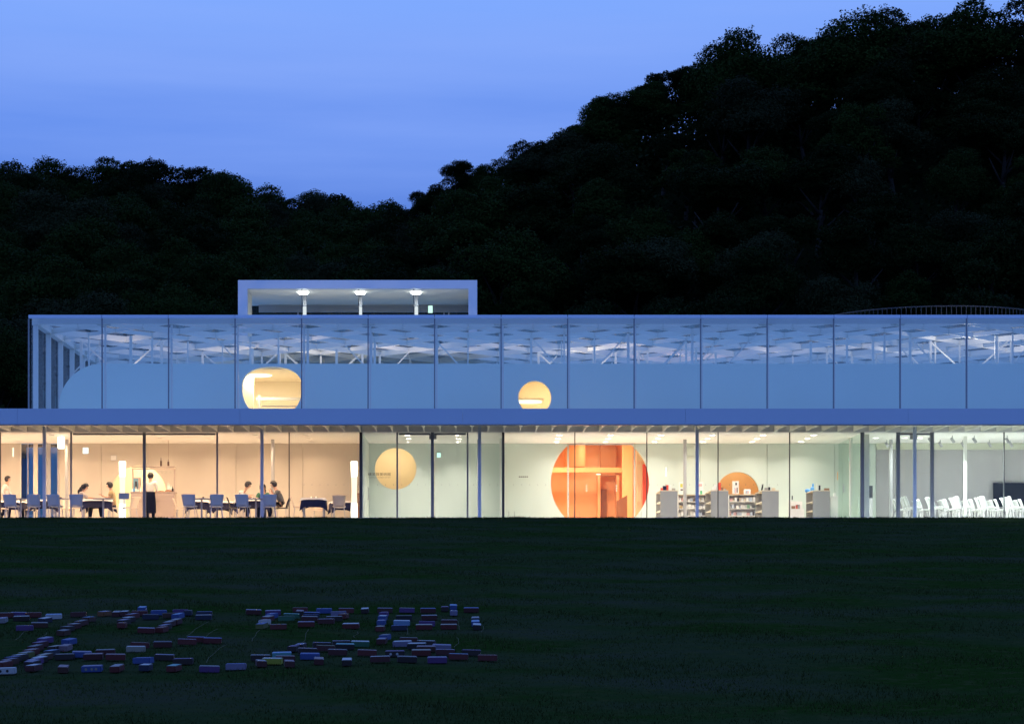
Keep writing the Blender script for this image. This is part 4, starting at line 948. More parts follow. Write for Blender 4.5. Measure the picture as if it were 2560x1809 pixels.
def person(x, Y, z, rz, label, pose, shirt, trousers='trouser', longhair=False, hairm='hair', apron=False, scale=1.0, sleeve=.75):
    P = pose; t = empty('person', (x, Y, z), rz, label, 'person'); t.scale = (scale,)*3
    J = []; B = []
    def j(p, r): J.append((p, r)); return len(J)-1
    def b(*ids):
        for a, c in zip(ids, ids[1:]): B.append((a, c))
    pel = j(P['pelvis'], (.125, .095)); wai = j(lerp(P['pelvis'], P['chest'], .5), (.115, .085)); che = j(P['chest'], (.135, .10)); neb = j(lerp(P['chest'], P['neck'], .75), .075)
    nk = j(P['neck'], .052); h0 = j(lerp(P['neck'], P['head'], .5), .07); h1 = j(P['head'], .096); h2 = j(lerp(P['head'], P['neck'], -.62), .07)
    b(pel, wai, che, neb, nk, h0, h1, h2)
    for s_ in (0, 1):
        q = P['arms'][s_]; sh = j(q[0], .055); el = j(q[1], .040); wr = j(q[2], .027)
        d = (Vector(q[2])-Vector(q[1])).normalized(); up = Vector((0, 0, 1)); sd_ = d.cross(up); sd_ = sd_.normalized() if sd_.length > .05 else Vector((1, 0, 0)); up = sd_.cross(d)
        pa = Vector(q[2])+d*.06; palm = j(tuple(pa), (.034, .020)); b(che, sh, el, wr, palm)
        for f, L in ((-1.5, .06), (-.5, .075), (.5, .07), (1.5, .055)):
            k0 = pa+d*.035+sd_*f*.017; k1 = k0+d*L*.55-up*.004; k2 = k1+d*L*.4-up*L*.25
            a0 = j(tuple(k0), .0095); a1 = j(tuple(k1), .0085); a2 = j(tuple(k2), .0065); b(palm, a0, a1, a2)
        s2 = 1 if s_ else -1
        k0 = pa-d*.02+sd_*s2*.032; k1 = k0+d*.04+sd_*s2*.014; a0 = j(tuple(k0), .011); a1 = j(tuple(k1), .009); b(palm, a0, a1)
        g = P['legs'][s_]; hp = j(g[0], .088); kn = j(g[1], .060); cf = j(lerp(g[1], g[2], .35), .058); an = j(g[2], .036); to = j(g[3], (.04, .028)); b(pel, hp, kn, cf, an, to)
    body = skin_obj('body', J, B, M['skin'], t)
    hd = Vector(P['head']); nkv = Vector(P['neck']); up = (hd-nkv).normalized(); fw = Vector(P['look']).normalized(); sd_ = up.cross(fw).normalized(); fw = sd_.cross(up)
    mtx = Matrix((fw, sd_, up)).transposed()
    def loc(v): return tuple(hd+mtx@Vector(v))
    fc = MB(); fc.smooth = True
    fc.ellipsoid(loc((.098, 0, -.005)), (.018, .014, .022), 8, 5); fc.ellipsoid(loc((.0, .094, -.005)), (.018, .010, .03), 8, 5); fc.ellipsoid(loc((.0, -.094, -.005)), (.018, .010, .03), 8, 5)
    fc.build('nose_and_ears', M['skin'], body)
    for s_ in (-1, 1):
        e = MB(); e.ellipsoid(loc((.084, s_*.033, .022)), (.011, .012, .008), 8, 5); e.build('eye', M['black'], body)
    e = MB(); e.ellipsoid(loc((.088, 0, -.055)), (.008, .024, .006), 8, 5); e.build('mouth', mat('lip', (.42, .16, .13), .5) if 'lip' not in bpy.data.materials else bpy.data.materials['lip'], body)
    hr = MB(); hr.smooth = True
    n, k = 18, 12; vs = []; fs = []
    for a in range(k+1):
        ph = -math.pi/2+math.pi*a/k
        for i in range(n):
            th = 2*math.pi*i/n; c = math.cos(ph)
            v = Vector((c*math.cos(th)*.118, c*math.sin(th)*.112, math.sin(ph)*.122+.018))
            if v.x > .02 and v.z < .055: v = Vector((min(v.x, .045), v.y*.84, v.z*.8+.01))     # leaves the face free
            v *= 1+.035*math.sin(5*th+3*ph+2*i)*max(0, math.sin(ph)+.3)
            if longhair and v.x < .03 and v.z < 0: v = v*1.05
            vs.append(loc(tuple(v)))
    for a in range(k):
        for i in range(n): fs.append((a*n+i, a*n+(i+1) % n, (a+1)*n+(i+1) % n, (a+1)*n+i))
    hr.add(vs, fs)
    if longhair:
        q = [((-.05, 0, .03), (.075, .095)), ((-.085, 0, -.08), (.055, .10)), ((-.11, 0, -.20), (.045, .095)), ((-.13, 0, -.30), (.03, .07))]
        for (p0, r0), (p1, r1) in zip(q, q[1:]): hr.ellipsoid(loc(lerp(p0, p1, .5)), (r0[0]*1.1, r0[1], .095), 10, 7)
    hr.build('hair', M[hairm], t)
    # clothing
    J2 = []; B = []
    def j2(p, r): J2.append((p, r)); return len(J2)-1
    low = lerp(P['pelvis'], P['chest'], -.12)
    a0 = j2(low, (.150, .118)); a1 = j2(lerp(P['pelvis'], P['chest'], .5), (.142, .112)); a2 = j2(P['chest'], (.158, .122)); a3 = j2(lerp(P['chest'], P['neck'], .72), (.10, .085)); B += [(a0, a1), (a1, a2), (a2, a3)]
    for s_ in (0, 1):
        q = P['arms'][s_]; sh = j2(q[0], .076); B.append((a2, sh))
        if sleeve <= 1: el = j2(lerp(q[0], q[1], sleeve), .060); B.append((sh, el))
        else: el = j2(q[1], .058); wr = j2(lerp(q[1], q[2], min(1, sleeve-1)), .043); B += [(sh, el), (el, wr)]
    skin_obj('shirt', J2, B, M[shirt], t, 1)
    J2 = []; B = []
    a0 = j2(lerp(P['pelvis'], P['chest'], .18), (.137, .108)); a1 = j2(P['pelvis'], (.148, .115)); B.append((a0, a1))
    for s_ in (0, 1):
        g = P['legs'][s_]; hp = j2(g[0], .102); kn = j2(g[1], .077); an = j2(lerp(g[1], g[2], .93), .056); B += [(a1, hp), (hp, kn), (kn, an)]
    skin_obj('trousers', J2, B, M[trousers], t, 1)
    for s_ in (0, 1):
        g = P['legs'][s_]; v = Vector(g[3])-Vector(g[2]); v.z = 0; v = v.normalized()
        s_o = MB(); s_o.smooth = True; c = Vector(g[2]); s_o.ellipsoid((c.x+v.x*.06, c.y+v.y*.06, c.z-.03), (.045+.085*abs(v.x), .045+.085*abs(v.y), .05), 10, 6); s_o.build('shoe', M['shoe'], t)
    if apron:
        ap = MB(); ap.smooth = True; px_, py_, pz_ = P['pelvis']; ap.lathe((px_+.02, py_, 0), [(.20, .30), (.195, .55), (.18, .80), (.162, pz_+.10)], 16); o_ = ap.build('apron', M[trousers], t); o_.scale = (.86, 1, 1)
    return t
def seated(lean=.06, arms=None, knee=.44, look=(1, 0, -.1), head_dx=0):
    ch = (lean, 0, .84); nk = (lean*1.7, 0, 1.06)
    hd = (lean*1.7+.045+head_dx, 0, 1.185)
    ar = arms or [((lean, -.175, .99), (lean+.10, -.215, .75), (lean+.34, -.14, .78)), ((lean, .175, .99), (lean+.10, .215, .75), (lean+.34, .14, .78))]
    return dict(pelvis=(0, 0, .55), chest=ch, neck=nk, head=hd, look=look, arms=ar,
                legs=[((.03, -.095, .53), (knee, -.11, .54), (knee-.03, -.11, .09), (knee+.11, -.12, .035)), ((.03, .095, .53), (knee, .11, .54), (knee-.05, .11, .09), (knee+.09, .12, .035))])
stand = dict(pelvis=(0, 0, .94), chest=(.01, 0, 1.24), neck=(.02, 0, 1.45), head=(.035, 0, 1.585), look=(1, 0, -.25),
             arms=[((.0, -.185, 1.38), (.04, -.235, 1.10), (.28, -.15, 1.06)), ((.0, .185, 1.38), (.05, .235, 1.10), (.27, .14, 1.05))],
             legs=[((0, -.09, .90), (.02, -.10, .50), (-.01, -.10, .09), (.12, -.12, .035)), ((0, .09, .90), (.02, .10, .50), (-.01, .10, .09), (.12, .12, .035))])
walk = dict(pelvis=(0, 0, .93), chest=(.03, 0, 1.23), neck=(.05, 0, 1.44), head=(.07, 0, 1.575), look=(1, 0, -.1),
            arms=[((.02, -.185, 1.37), (-.08, -.22, 1.10), (.02, -.2, .88)), ((.02, .185, 1.37), (.10, .22, 1.10), (.25, .17, .95))],
            legs=[((0, -.09, .89), (.16, -.09, .50), (.12, -.09, .12), (.25, -.10, .06)), ((0, .09, .89), (-.04, .09, .48), (-.26, .09, .12), (-.14, .10, .04))])
person(X(376, 79.0), 79.0, FLOOR, R(88), 'standing waiter in white shirt and long dark apron, back to the lawn', stand, 'shirt_w', apron=True, scale=1.0, sleeve=1.4)
person(X(196, 78.4), 78.4, FLOOR, R(3), 'seated woman with long black hair reaching across the table', seated(.10, [((.10, -.165, .99), (.30, -.21, .83), (.56, -.13, .80)), ((.10, .165, .99), (.28, .20, .80), (.50, .13, .79))], head_dx=.02), 'shirt_m', longhair=True, scale=.99, sleeve=1.3)
person(X(284, 78.4), 78.4, FLOOR, R(180), 'seated short-haired man in a tan shirt facing left beside the column lamp', seated(.05, [((.05, -.175, .99), (.14, -.21, .76), (.36, -.12, .86)), ((.05, .175, .99), (.14, .21, .76), (.34, .13, .84))]), 'shirt_y', scale=1.03)
person(X(588, 78.3), 78.3, FLOOR, R(2), 'seated diner in a white shirt leaning over the table, facing right', seated(.20, [((.20, -.17, .96), (.34, -.22, .76), (.50, -.10, .84)), ((.20, .17, .96), (.33, .21, .76), (.52, .10, .80))], look=(1, 0, -.5), head_dx=.03), 'shirt_w', scale=1.04, sleeve=.9)
person(X(659, 79.15), 79.15, FLOOR, R(-94), 'seated diner in a green top half hidden by the second canopy column', seated(.08), 'shirt_gr', scale=1.0, longhair=True, hairm='hair')
person(X(706, 78.4), 78.4, FLOOR, R(178), 'seated dark-haired man in a grey shirt leaning in from the right on a black chair', seated(.14, [((.14, -.175, .98), (.24, -.21, .74), (.34, -.10, .95)), ((.14, .175, .98), (.24, .21, .74), (.36, .10, .92))]), 'shirt_g', scale=1.06)
person(X(14, 80.3), 80.3, FLOOR, R(0), 'person in a pale shirt walking past at the far left edge of the restaurant', walk, 'shirt_w', scale=.98, sleeve=1.6)

# ------------------------------------------------------------------ painted bricks on the lawn
PAL = dict(red=(.135, .010, .007), darkred=(.08, .008, .0065), dark=(.026, .010, .008), brown=(.08, .022, .009), navy=(.012, .016, .05), blue=(.05, .10, .34), lightblue=(.22, .38, .62), lilac=(.30, .26, .42), purple=(.15, .05, .24), pink=(.34, .22, .26),
           white=(.62, .62, .64), pale=(.40, .38, .40), cream=(.45, .42, .34), gray=(.20, .20, .22), green=(.03, .16, .08), teal=(.14, .42, .40), olive=(.16, .16, .03), yellow=(.40, .40, .03), black=(.008, .008, .01), orange=(.25, .09, .02))
pm_ = {k: mat('paint_'+k, tuple(.44*q for q in v) if k in ('pale', 'lilac', 'pink', 'purple', 'gray', 'cream') else tuple(.54*q for q in v), .6, noise=.18, nscale=40) for k, v in PAL.items()}
NM = dict(darkred='dark red', lightblue='light blue', dark='dark', gray='grey')
# (photo column, base row, long side across? , yaw, side colour, top colour)
BR = """12 1542 L 3 red pale|3 1555 E 0 pale lilac|45 1540 L 5 purple lilac|52 1548 L 4 dark pale|82 1541 L 6 red red|133 1546 L 3 white lightblue|109 1554 E -20 navy white|97 1566 L 12 brown gray|60 1577 L 6 purple purple|195 1543 L 0 darkred darkred
219 1560 E -18 brown lightblue|200 1568 E -18 darkred gray|182 1574 E -18 darkred pale|165 1580 E -18 dark gray|155 1590 E -14 brown gray|258 1541 E -22 orange lilac|289 1543 E 0 darkred pale|309 1543 E 0 darkred white|348 1544 L 0 red darkred|353 1535 E 0 blue lightblue
328 1551 E -25 red lilac|318 1560 E -20 dark white|307 1567 E -18 dark lilac|302 1575 E 0 red red|396 1545 L 4 blue blue|375 1553 L 3 navy navy|425 1551 L 14 brown brown|450 1542 L 8 purple purple|468 1544 E 0 navy navy|443 1553 E -16 blue lightblue
438 1564 E -12 darkred pale|421 1568 E -16 darkred pale|410 1575 E -18 dark lilac|402 1581 E -14 red red|364 1584 L 3 red lilac|510 1543 L 0 navy blue|508 1552 L 2 navy pale|633 1537 L 8 darkred lilac|682 1536 L 5 purple lilac|678 1548 E -18 blue blue
668 1555 E -18 red pale|660 1564 E -14 white pink|653 1575 E -14 olive blue|695 1577 L 6 red pale|728 1546 L 3 green teal|715 1556 L 2 green dark|750 1527 L 3 red pink|748 1535 E 0 dark pink|779 1540 L 3 navy blue|776 1548 L 0 navy blue
773 1556 L -2 darkred pale|765 1572 L 6 red lilac|810 1532 L 8 blue blue|846 1541 L 3 lilac lilac|865 1533 L 4 red lilac|835 1553 L 0 dark pale|858 1548 E -10 red red|815 1562 L -7 darkred lilac|877 1570 L -7 red white|912 1532 E 0 dark white
962 1530 L 0 brown lilac|959 1542 E -8 purple purple|956 1552 E -6 blue white|953 1562 E -4 blue lilac|950 1574 E -5 red cream|1017 1531 L 0 purple pale|1010 1547 L 0 black dark|1004 1561 L 0 lightblue white|999 1572 L 0 navy blue|1070 1532 L 4 darkred blue
1073 1545 L 3 darkred pale|1067 1560 L 0 purple purple|1060 1571 L 0 red cream|1112 1527 E 0 dark purple|1133 1522 E 0 blue lightblue|1134 1537 E 0 lilac lilac|1123 1556 L 0 darkred pink|1122 1569 L 0 red cream|1178 1527 L 0 darkred blue|1189 1555 E 0 navy pale
1189 1563 E 0 blue lightblue|1192 1571 E 0 dark white|109 1609 E -22 purple lilac|97 1617 E -22 darkred purple|85 1624 E -20 darkred gray|74 1632 E -20 red pink|61 1639 E -20 olive pale|45 1646 E -22 dark white|28 1653 E -24 dark blue|20 1660 E -22 brown lilac
5 1667 E -20 red pink|12 1684 L 0 white white|169 1611 E -18 blue blue|160 1625 E -8 pink pink|135 1626 E -20 dark cream|125 1635 E -18 navy lightblue|108 1644 E -20 brown cream|95 1652 E -18 dark white|83 1658 E -20 purple lilac|76 1665 E -16 dark lilac
80 1679 E -16 darkred white|160 1645 L 0 dark pale|203 1642 L 12 blue lilac|262 1640 L 3 darkred gray|232 1650 L -4 darkred pink|287 1654 L 4 red pink|154 1681 E 5 brown pink|229 1678 L -6 blue lilac|289 1680 E -8 red pale|338 1630 L 0 cream white
348 1620 L 2 red darkred|405 1622 L 9 darkred navy|466 1619 L 4 red lilac|489 1612 L 6 red blue|530 1614 L 2 red blue|357 1662 L -22 blue blue|361 1679 E -6 navy white|410 1652 L -3 dark lilac|432 1678 E -12 red teal|457 1660 L -5 dark purple
522 1677 L 4 purple gray|589 1675 L -1 lilac blue|650 1672 E 12 darkred pale|680 1664 L -9 yellow white|650 1654 L 6 dark gray|704 1645 L 3 teal lightblue|712 1656 L 7 darkred pink|721 1674 E 8 darkred pink|733 1632 E -10 dark purple|750 1628 E -8 dark lilac
768 1638 L 7 dark pink|774 1651 L 0 blue blue|795 1666 E 4 darkred pink|804 1622 L 10 dark lilac|813 1632 L -3 darkred olive|853 1614 L 10 dark lilac|862 1624 L 4 dark teal|843 1645 L 4 darkred gray|866 1671 E 2 dark white|900 1616 L 3 green white
917 1646 L 4 red pink|962 1601 E -12 blue gray|954 1613 E -6 darkred lilac|987 1645 L 0 dark purple|950 1664 L -2 darkred white|1006 1621 L -10 lilac white|1021 1610 L -4 darkred dark|1042 1627 L -8 black white|1065 1619 L -16 dark white|1065 1634 L 3 brown pink
1104 1629 L -3 lilac lilac|1053 1642 L 4 red cream|1017 1659 L 5 dark gray|1113 1641 L 4 darkred lilac|1093 1657 L 2 purple lilac|1146 1650 L -4 red lightblue|1178 1638 L -3 dark purple|1219 1650 L -3 red red"""
BL, BW, BH = .235, .115, .072
def brick_mesh(side, top):
    bm = bmesh.new(); bmesh.ops.create_cube(bm, size=1)
    bmesh.ops.scale(bm, vec=(BL, BW, BH), verts=bm.verts); bmesh.ops.translate(bm, vec=(0, 0, BH/2), verts=bm.verts)
    bmesh.ops.bevel(bm, geom=bm.edges[:], offset=.006, segments=2, affect='EDGES')
    me = bpy.data.meshes.new('brick'); 
    for f in bm.faces: f.material_index = 1 if f.normal.z > .6 else 0
    bm.to_mesh(me); bm.free(); me.materials.append(pm_[side]); me.materials.append(pm_[top]); return me
bmesh_cache = {}
rows = [(0, 1536, 'back edge of the upper brick word'), (1536, 1549, 'second line of the upper brick word'), (1549, 1562, 'third line of the upper brick word'), (1562, 1595, 'front edge of the upper brick word'),
        (1595, 1623, 'back edge of the lower brick word'), (1623, 1640, 'second line of the lower brick word'), (1640, 1656, 'third line of the lower brick word'), (1656, 1670, 'fourth line of the lower brick word'), (1670, 1800, 'front edge of the lower brick word')]
ordn = 'first second third fourth fifth sixth seventh eighth ninth tenth eleventh twelfth thirteenth fourteenth fifteenth sixteenth seventeenth eighteenth nineteenth twentieth'.split()
ordn += ['twenty-'+o for o in ordn[:9]]+['thirtieth']+['thirty-'+o for o in ordn[:9]]
bricks = []
for ent in BR.replace('\n', '|').split('|'):
    a, b, o_, yaw, sd_, tp = ent.split(); bricks.append([float(a), float(b), o_, float(yaw), sd_, tp])
for lo, hi, where in rows:
    grp = sorted([q for q in bricks if lo <= q[1] < hi], key=lambda q: q[0])
    for i, (px, py, o_, yaw, sd_, tp) in enumerate(grp):
        Y = 15904/((py-1530)+.08*F); x = X(px, Y)
        key = (sd_, tp)
        if key not in bmesh_cache: bmesh_cache[key] = brick_mesh(*key)
        me = bmesh_cache[key]
        o = put('painted_brick', me)
        yc = Y+(BL/2 if o_ == 'E' else BW/2)
        o.location = (x, yc, float(lawn_z(x, yc))+.012); o.rotation_euler = (R(random.uniform(-3, 3))+R(4.6)*(1), R(random.uniform(-2, 2)), R(yaw)+(R(90) if o_ == 'E' else 0))
        if o_ == 'E': o.rotation_euler = (R(random.uniform(-3, 3)), R(-4.6)+R(random.uniform(-2, 2)), R(90+yaw))
        s1_, s2_ = NM.get(sd_, sd_), NM.get(tp, tp)
        look = f'{s1_} painted brick' if sd_ == tp else f'{s1_} brick with {s2_} top'
        tag(o, f'{look}, {ordn[i]} from left, {where}', 'brick', 'painted bricks spelling words on the lawn')
        if (px, py) in ((12, 1684), (229, 1678), (987, 1645)):    # dots painted on the face
            dt = MB(); dm = {12: 'black', 229: 'cream', 987: 'white'}[int(px)]
            for u in ((-.05, .03) if px != 229 else (-.06, .01, .06)):
                dt = MB(); vs = [(u+.016*math.cos(t_), -BW/2-.002, BH*.5+.016*math.sin(t_)) for t_ in np.linspace(0, 2*math.pi, 12, endpoint=False)]; dt.add(vs, [tuple(range(12))]); dt.build('painted_dot', pm_[dm], o)
tw = [(1840-1340, 0)]
m_straw = mat('straw', (.09, .075, .035), .9)
for i, (xa, ya, xb_, yb_) in enumerate(((521, 1560, 462, 1600), (545, 1580, 500, 1612), (566, 1620, 510, 1662), (70, 1582, 35, 1604), (117, 1587, 90, 1606), (772, 1580, 752, 1618), (893, 1582, 886, 1600), (1145, 1552, 1144, 1574), (1142, 1598, 1141, 1624), (1205, 1565, 1207, 1585), (650, 1585, 628, 1612), (1020, 1570, 1018, 1586))):
    A = 15904/((ya-1530)+.08*F); Bq = 15904/((yb_-1530)+.08*F)
    a = MB(); pa, pb = Vector((X(xa, A), A, float(lawn_z(X(xa, A), A))+.035)), Vector((X(xb_, Bq), Bq, float(lawn_z(X(xb_, Bq), Bq))+.035))
    prev = pa
    for k in range(1, 5):
        q = pa.lerp(pb, k/4)+Vector((random.uniform(-.03, .03), 0, random.uniform(-.01, .02))); a.tube(prev, q, .0025, n=5); prev = q
    o = a.build('twine', m_straw); tag(o, 'thin straw-coloured twine on the lawn, '+['below the navy pair of upper bricks', 'right of that below the navy bricks', 'longest, above the purple brick', 'at far left below the purple brick', 'below the brown bricks at left', 'under the middle of the upper word', 'below the red white-topped brick', 'upright beside the pink-topped brick', 'upright above the right end of the lower word', 'at the right end of the upper word', 'below the olive brick', 'right of the pale-green multi brick'][i], 'twine', 'twines on the lawn')

# ------------------------------------------------------------------ grass
def scatter_mesh(name, verts, nq, m, quads):
    me = bpy.data.meshes.new(name); k = 4 if quads else 3; nf = nq
    me.vertices.add(len(verts)); me.vertices.foreach_set('co', verts.astype(np.float32).ravel())
    me.loops.add(nf*k); me.loops.foreach_set('vertex_index', np.arange(nf*k, dtype=np.int32))
    me.polygons.add(nf); me.polygons.foreach_set('loop_start', np.arange(0, nf*k, k, dtype=np.int32)); me.polygons.foreach_set('loop_total', np.full(nf, k, np.int32))
    me.materials.append(m); me.update(calc_edges=True); return me
def leaf_mat(name, c1, c2, sc, spec=.3, trans=.0):
    m = bpy.data.materials.new(name); m.use_nodes = True
    n, l = m.node_tree.nodes, m.node_tree.links; b = n['Principled BSDF']; b.inputs['Roughness'].default_value = .7; b.inputs['Specular IOR Level'].default_value = spec
    tc = n.new('ShaderNodeTexCoord'); t = n.new('ShaderNodeTexNoise'); t.inputs['Scale'].default_value = sc; t.inputs['Detail'].default_value = 4
    oi = n.new('ShaderNodeObjectInfo'); mx = n.new('ShaderNodeMix'); mx.data_type = 'RGBA'; mx.inputs['A'].default_value = (*c1, 1); mx.inputs['B'].default_value = (*c2, 1)
    ad = n.new('ShaderNodeMath'); ad.operation = 'MULTIPLY_ADD'; ad.inputs[1].default_value = .7; ad.inputs[2].default_value = -.2
    ad2 = n.new('ShaderNodeMath'); ad2.operation = 'ADD'; ad2.use_clamp = True
    l.new(tc.outputs['Object'], t.inputs[0]); l.new(oi.outputs['Random'], ad.inputs[0]); l.new(t.outputs[0], ad2.inputs[0]); l.new(ad.outputs[0], ad2.inputs[1]); l.new(ad2.outputs[0], mx.inputs['Factor'])
    l.new(mx.outputs['Result'], b.inputs['Base Color']); return m
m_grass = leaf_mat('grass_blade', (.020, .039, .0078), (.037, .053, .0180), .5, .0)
NB = 330000
u = rng.random(NB)
Yg = 21+(73.4-21)*u**1.25; xg = (rng.random(NB)-.5)*2*(Yg*.27+2.0)+Yg*.02
dens = np.sin(xg*1.3+Yg*.9)+np.sin(xg*.5-Yg*1.7+2)+.8*np.sin(xg*3.1+Yg*2.3)
keep = rng.random(NB) < np.clip(.72+.10*dens, .4, 1); xg, Yg = xg[keep], Yg[keep]; nb = len(xg)
zg = lawn_z(xg, Yg); hh = (.020+.026*rng.random(nb)**2)*np.clip(.9+.25*dens[keep], .5, 1.6); ww_ = .0035+.0028*rng.random(nb)+Yg*.00009
th = rng.random(nb)*2*np.pi; ln = hh*(.3+.7*rng.random(nb)); la = rng.random(nb)*2*np.pi
b0 = np.stack([xg-np.cos(th)*ww_, Yg-np.sin(th)*ww_, zg-.006], -1); b1 = np.stack([xg+np.cos(th)*ww_, Yg+np.sin(th)*ww_, zg-.006], -1); tp_ = np.stack([xg+np.cos(la)*ln, Yg+np.sin(la)*ln, zg+hh], -1)
nc = 16000                                   # rougher tufts along the crest
xc = rng.uniform(-22, 22, nc); ycr = rng.uniform(71.6, 73.2, nc); zcr = lawn_z(xc, ycr); hc = (.012+.030*rng.random(nc)**2)*(1+.9*np.clip(np.sin(xc*1.7)+np.sin(xc*4.3+1)+np.sin(xc*.6), 0, 3)/2)
tc_ = rng.random(nc)*np.pi
e0 = np.stack([xc-np.cos(tc_)*.012, ycr-np.sin(tc_)*.012, zcr-.006], -1); e1 = np.stack([xc+np.cos(tc_)*.012, ycr+np.sin(tc_)*.012, zcr-.006], -1); e2 = np.stack([xc+rng.normal(size=nc)*.02, ycr, zcr+hc], -1)
b0 = np.concatenate([b0, e0]); b1 = np.concatenate([b1, e1]); tp_ = np.concatenate([tp_, e2]); nb += nc
gv = np.stack([b0, b1, tp_], 1).reshape(-1, 3)
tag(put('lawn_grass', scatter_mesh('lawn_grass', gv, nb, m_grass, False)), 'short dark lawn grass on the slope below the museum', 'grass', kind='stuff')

# ------------------------------------------------------------------ trees
m_bark = mat('bark', (.014, .011, .009), .9, noise=.3, nscale=8)
leafs = [leaf_mat('leaf_deep', (.0045, .009, .002), (.009, .017, .0035), .5, .03), leaf_mat('leaf_mid', (.008, .018, .0032), (.016, .031, .0058), .5, .03), leaf_mat('leaf_pale', (.010, .014, .006), (.02, .026, .010), .5, .04)]
def crown_mesh(seed, n_cl, n_leaf, rx, rz, leaf, m, flat=0):
    r = np.random.default_rng(seed); V = []
    # clumps on a squashed dome
    cl = []
    for i in range(n_cl):
        a = r.random()*2*np.pi; s_ = r.random()**.5; h = np.sqrt(max(0, 1-s_**2))*(.35+.65*r.random()) if not flat else .25+.35*r.random()
        cl.append((rx*.78*s_*np.cos(a), rx*.78*s_*np.sin(a), rz*(h*1.5-.55), rx*(.26+.20*r.random())))
    cl.append((0, 0, rz*.1, rx*.62))
    w = np.array([c[3]**2 for c in cl]); w /= w.sum()
    idx = r.choice(len(cl), n_leaf, p=w); c = np.array(cl)[idx]
    d = r.normal(size=(n_leaf, 3)); d /= np.linalg.norm(d, axis=1)[:, None]
    d[:, 2] = np.where(d[:, 2] < -.35, -d[:, 2], d[:, 2])
    rad = c[:, 3]*(.76+.27*r.random(n_leaf)); rad *= 1+.26*np.sin(d[:, 0]*7+c[:, 0]*3)*np.sin(d[:, 1]*6+d[:, 2]*8)
    p = c[:, :3]+d*rad[:, None]*np.array([1, 1, .78])
    nrm = d+.75*r.normal(size=(n_leaf, 3)); nrm /= np.linalg.norm(nrm, axis=1)[:, None]
    t = np.cross(nrm, r.normal(size=(n_leaf, 3))); t /= np.linalg.norm(t, axis=1)[:, None]; b = np.cross(nrm, t)
    s_ = leaf*(.55+.9*r.random(n_leaf))[:, None]
    q = np.stack([p-t*s_*.5, p+b*s_*.30, p+t*s_*.5, p-b*s_*.30], 1).reshape(-1, 3)
    me = scatter_mesh('crown', q, n_leaf, m, True); return me
def trunk_mesh(seed, h, spread):
    r = random.Random(seed); mb = MB(); mb.smooth = True
    mb.tube((0, 0, -1.2), (.1, 0, h*.5), .20, .15, 8); mb.tube((.1, 0, h*.5), (.0, .1, h*1.05), .15, .06, 8)
    for i in range(5):
        a = i*1.26+r.random(); z0_ = h*(.42+.1*i); mb.tube((.08, 0, z0_), (spread*math.cos(a), spread*math.sin(a), z0_+h*.42), .075, .025, 6)
    return mb.mesh('trunk', m_bark)
kinds = [dict(c=crown_mesh(100+i, [15, 18, 13, 20, 16, 22, 11, 17, 14, 12][i], [30000, 33000, 27000, 36000, 30000, 37000, 24000, 30000, 27000, 24000][i], [2.9, 3.2, 2.6, 3.4, 3.0, 3.5, 2.4, 3.1, 2.7, 2.5][i], [2.5, 2.3, 2.9, 2.2, 2.6, 2.4, 2.8, 2.1, 2.6, 3.0][i], [.118, .124, .112, .128, .118, .128, .112, .112, .118, .112][i], leafs[[0, 1, 0, 1, 0, 1, 0, 2, 1, 0][i]]),
              t=trunk_mesh(50+i, 3.6, 1.3)) for i in range(10)]
LAB = ['dark dense round tree', 'broad dark green tree', 'narrow dark tree', 'wide spreading dark tree', 'dark domed tree', 'large lumpy tree', 'small dark tree', 'paler greyish tree', 'loose crowned tree', 'tall-crowned tree']
def tree(k, x, Y, z, s_, rz, label=None, group='trees on the wooded hill', sz=1.0):
    t = empty('forest_tree', (x, Y, z), rz, label or LAB[k], 'tree', group); q_ = random.Random(int(abs(x*37+Y*11)*10)); t.scale = (s_*q_.uniform(.86, 1.2), s_*q_.uniform(.86, 1.15), s_*sz); t.rotation_euler = (R(q_.uniform(-9, 9)), R(q_.uniform(-11, 11)), rz)
    o = put('crown', kinds[k]['c'], t); o.location = (0, 0, 4.0); put('trunk', kinds[k]['t'], t)
    return t
rt = random.Random(23); cnt = 0
spots = []
Yt = 121.0
while Yt < 192:
    w = Yt*2560/F; xl = X(-260, Yt); xr = X(2800, Yt); st_ = 4.5 if Yt < 150 else 4.9
    x = xl+rt.random()*st_
    while x < xr:
        jx, jy = x+rt.uniform(-1.3, 1.3), Yt+rt.uniform(-1.5, 1.5)
        a = prof(jy, 116, YL, 6, max(float(rl(jx))-TH, 6.5)); b = prof(jy, 118, YR, 6.5, max(float(rr(jx))-TH, 6.6))
        onR = float(b) > float(a)
        lim = YR+1 if onR else YL+1
        if jy < lim:
            zz = float(hill_z(jx, jy)); py = CY-F*(zz+6)/jy
            px = CX+F*jx/jy
            if not (py > 830 and px > 40) or rt.random() < .3: spots.append((jx, jy, zz))
        x += st_
    Yt += 4.4 if Yt < 150 else 5.0
rt.shuffle(spots)
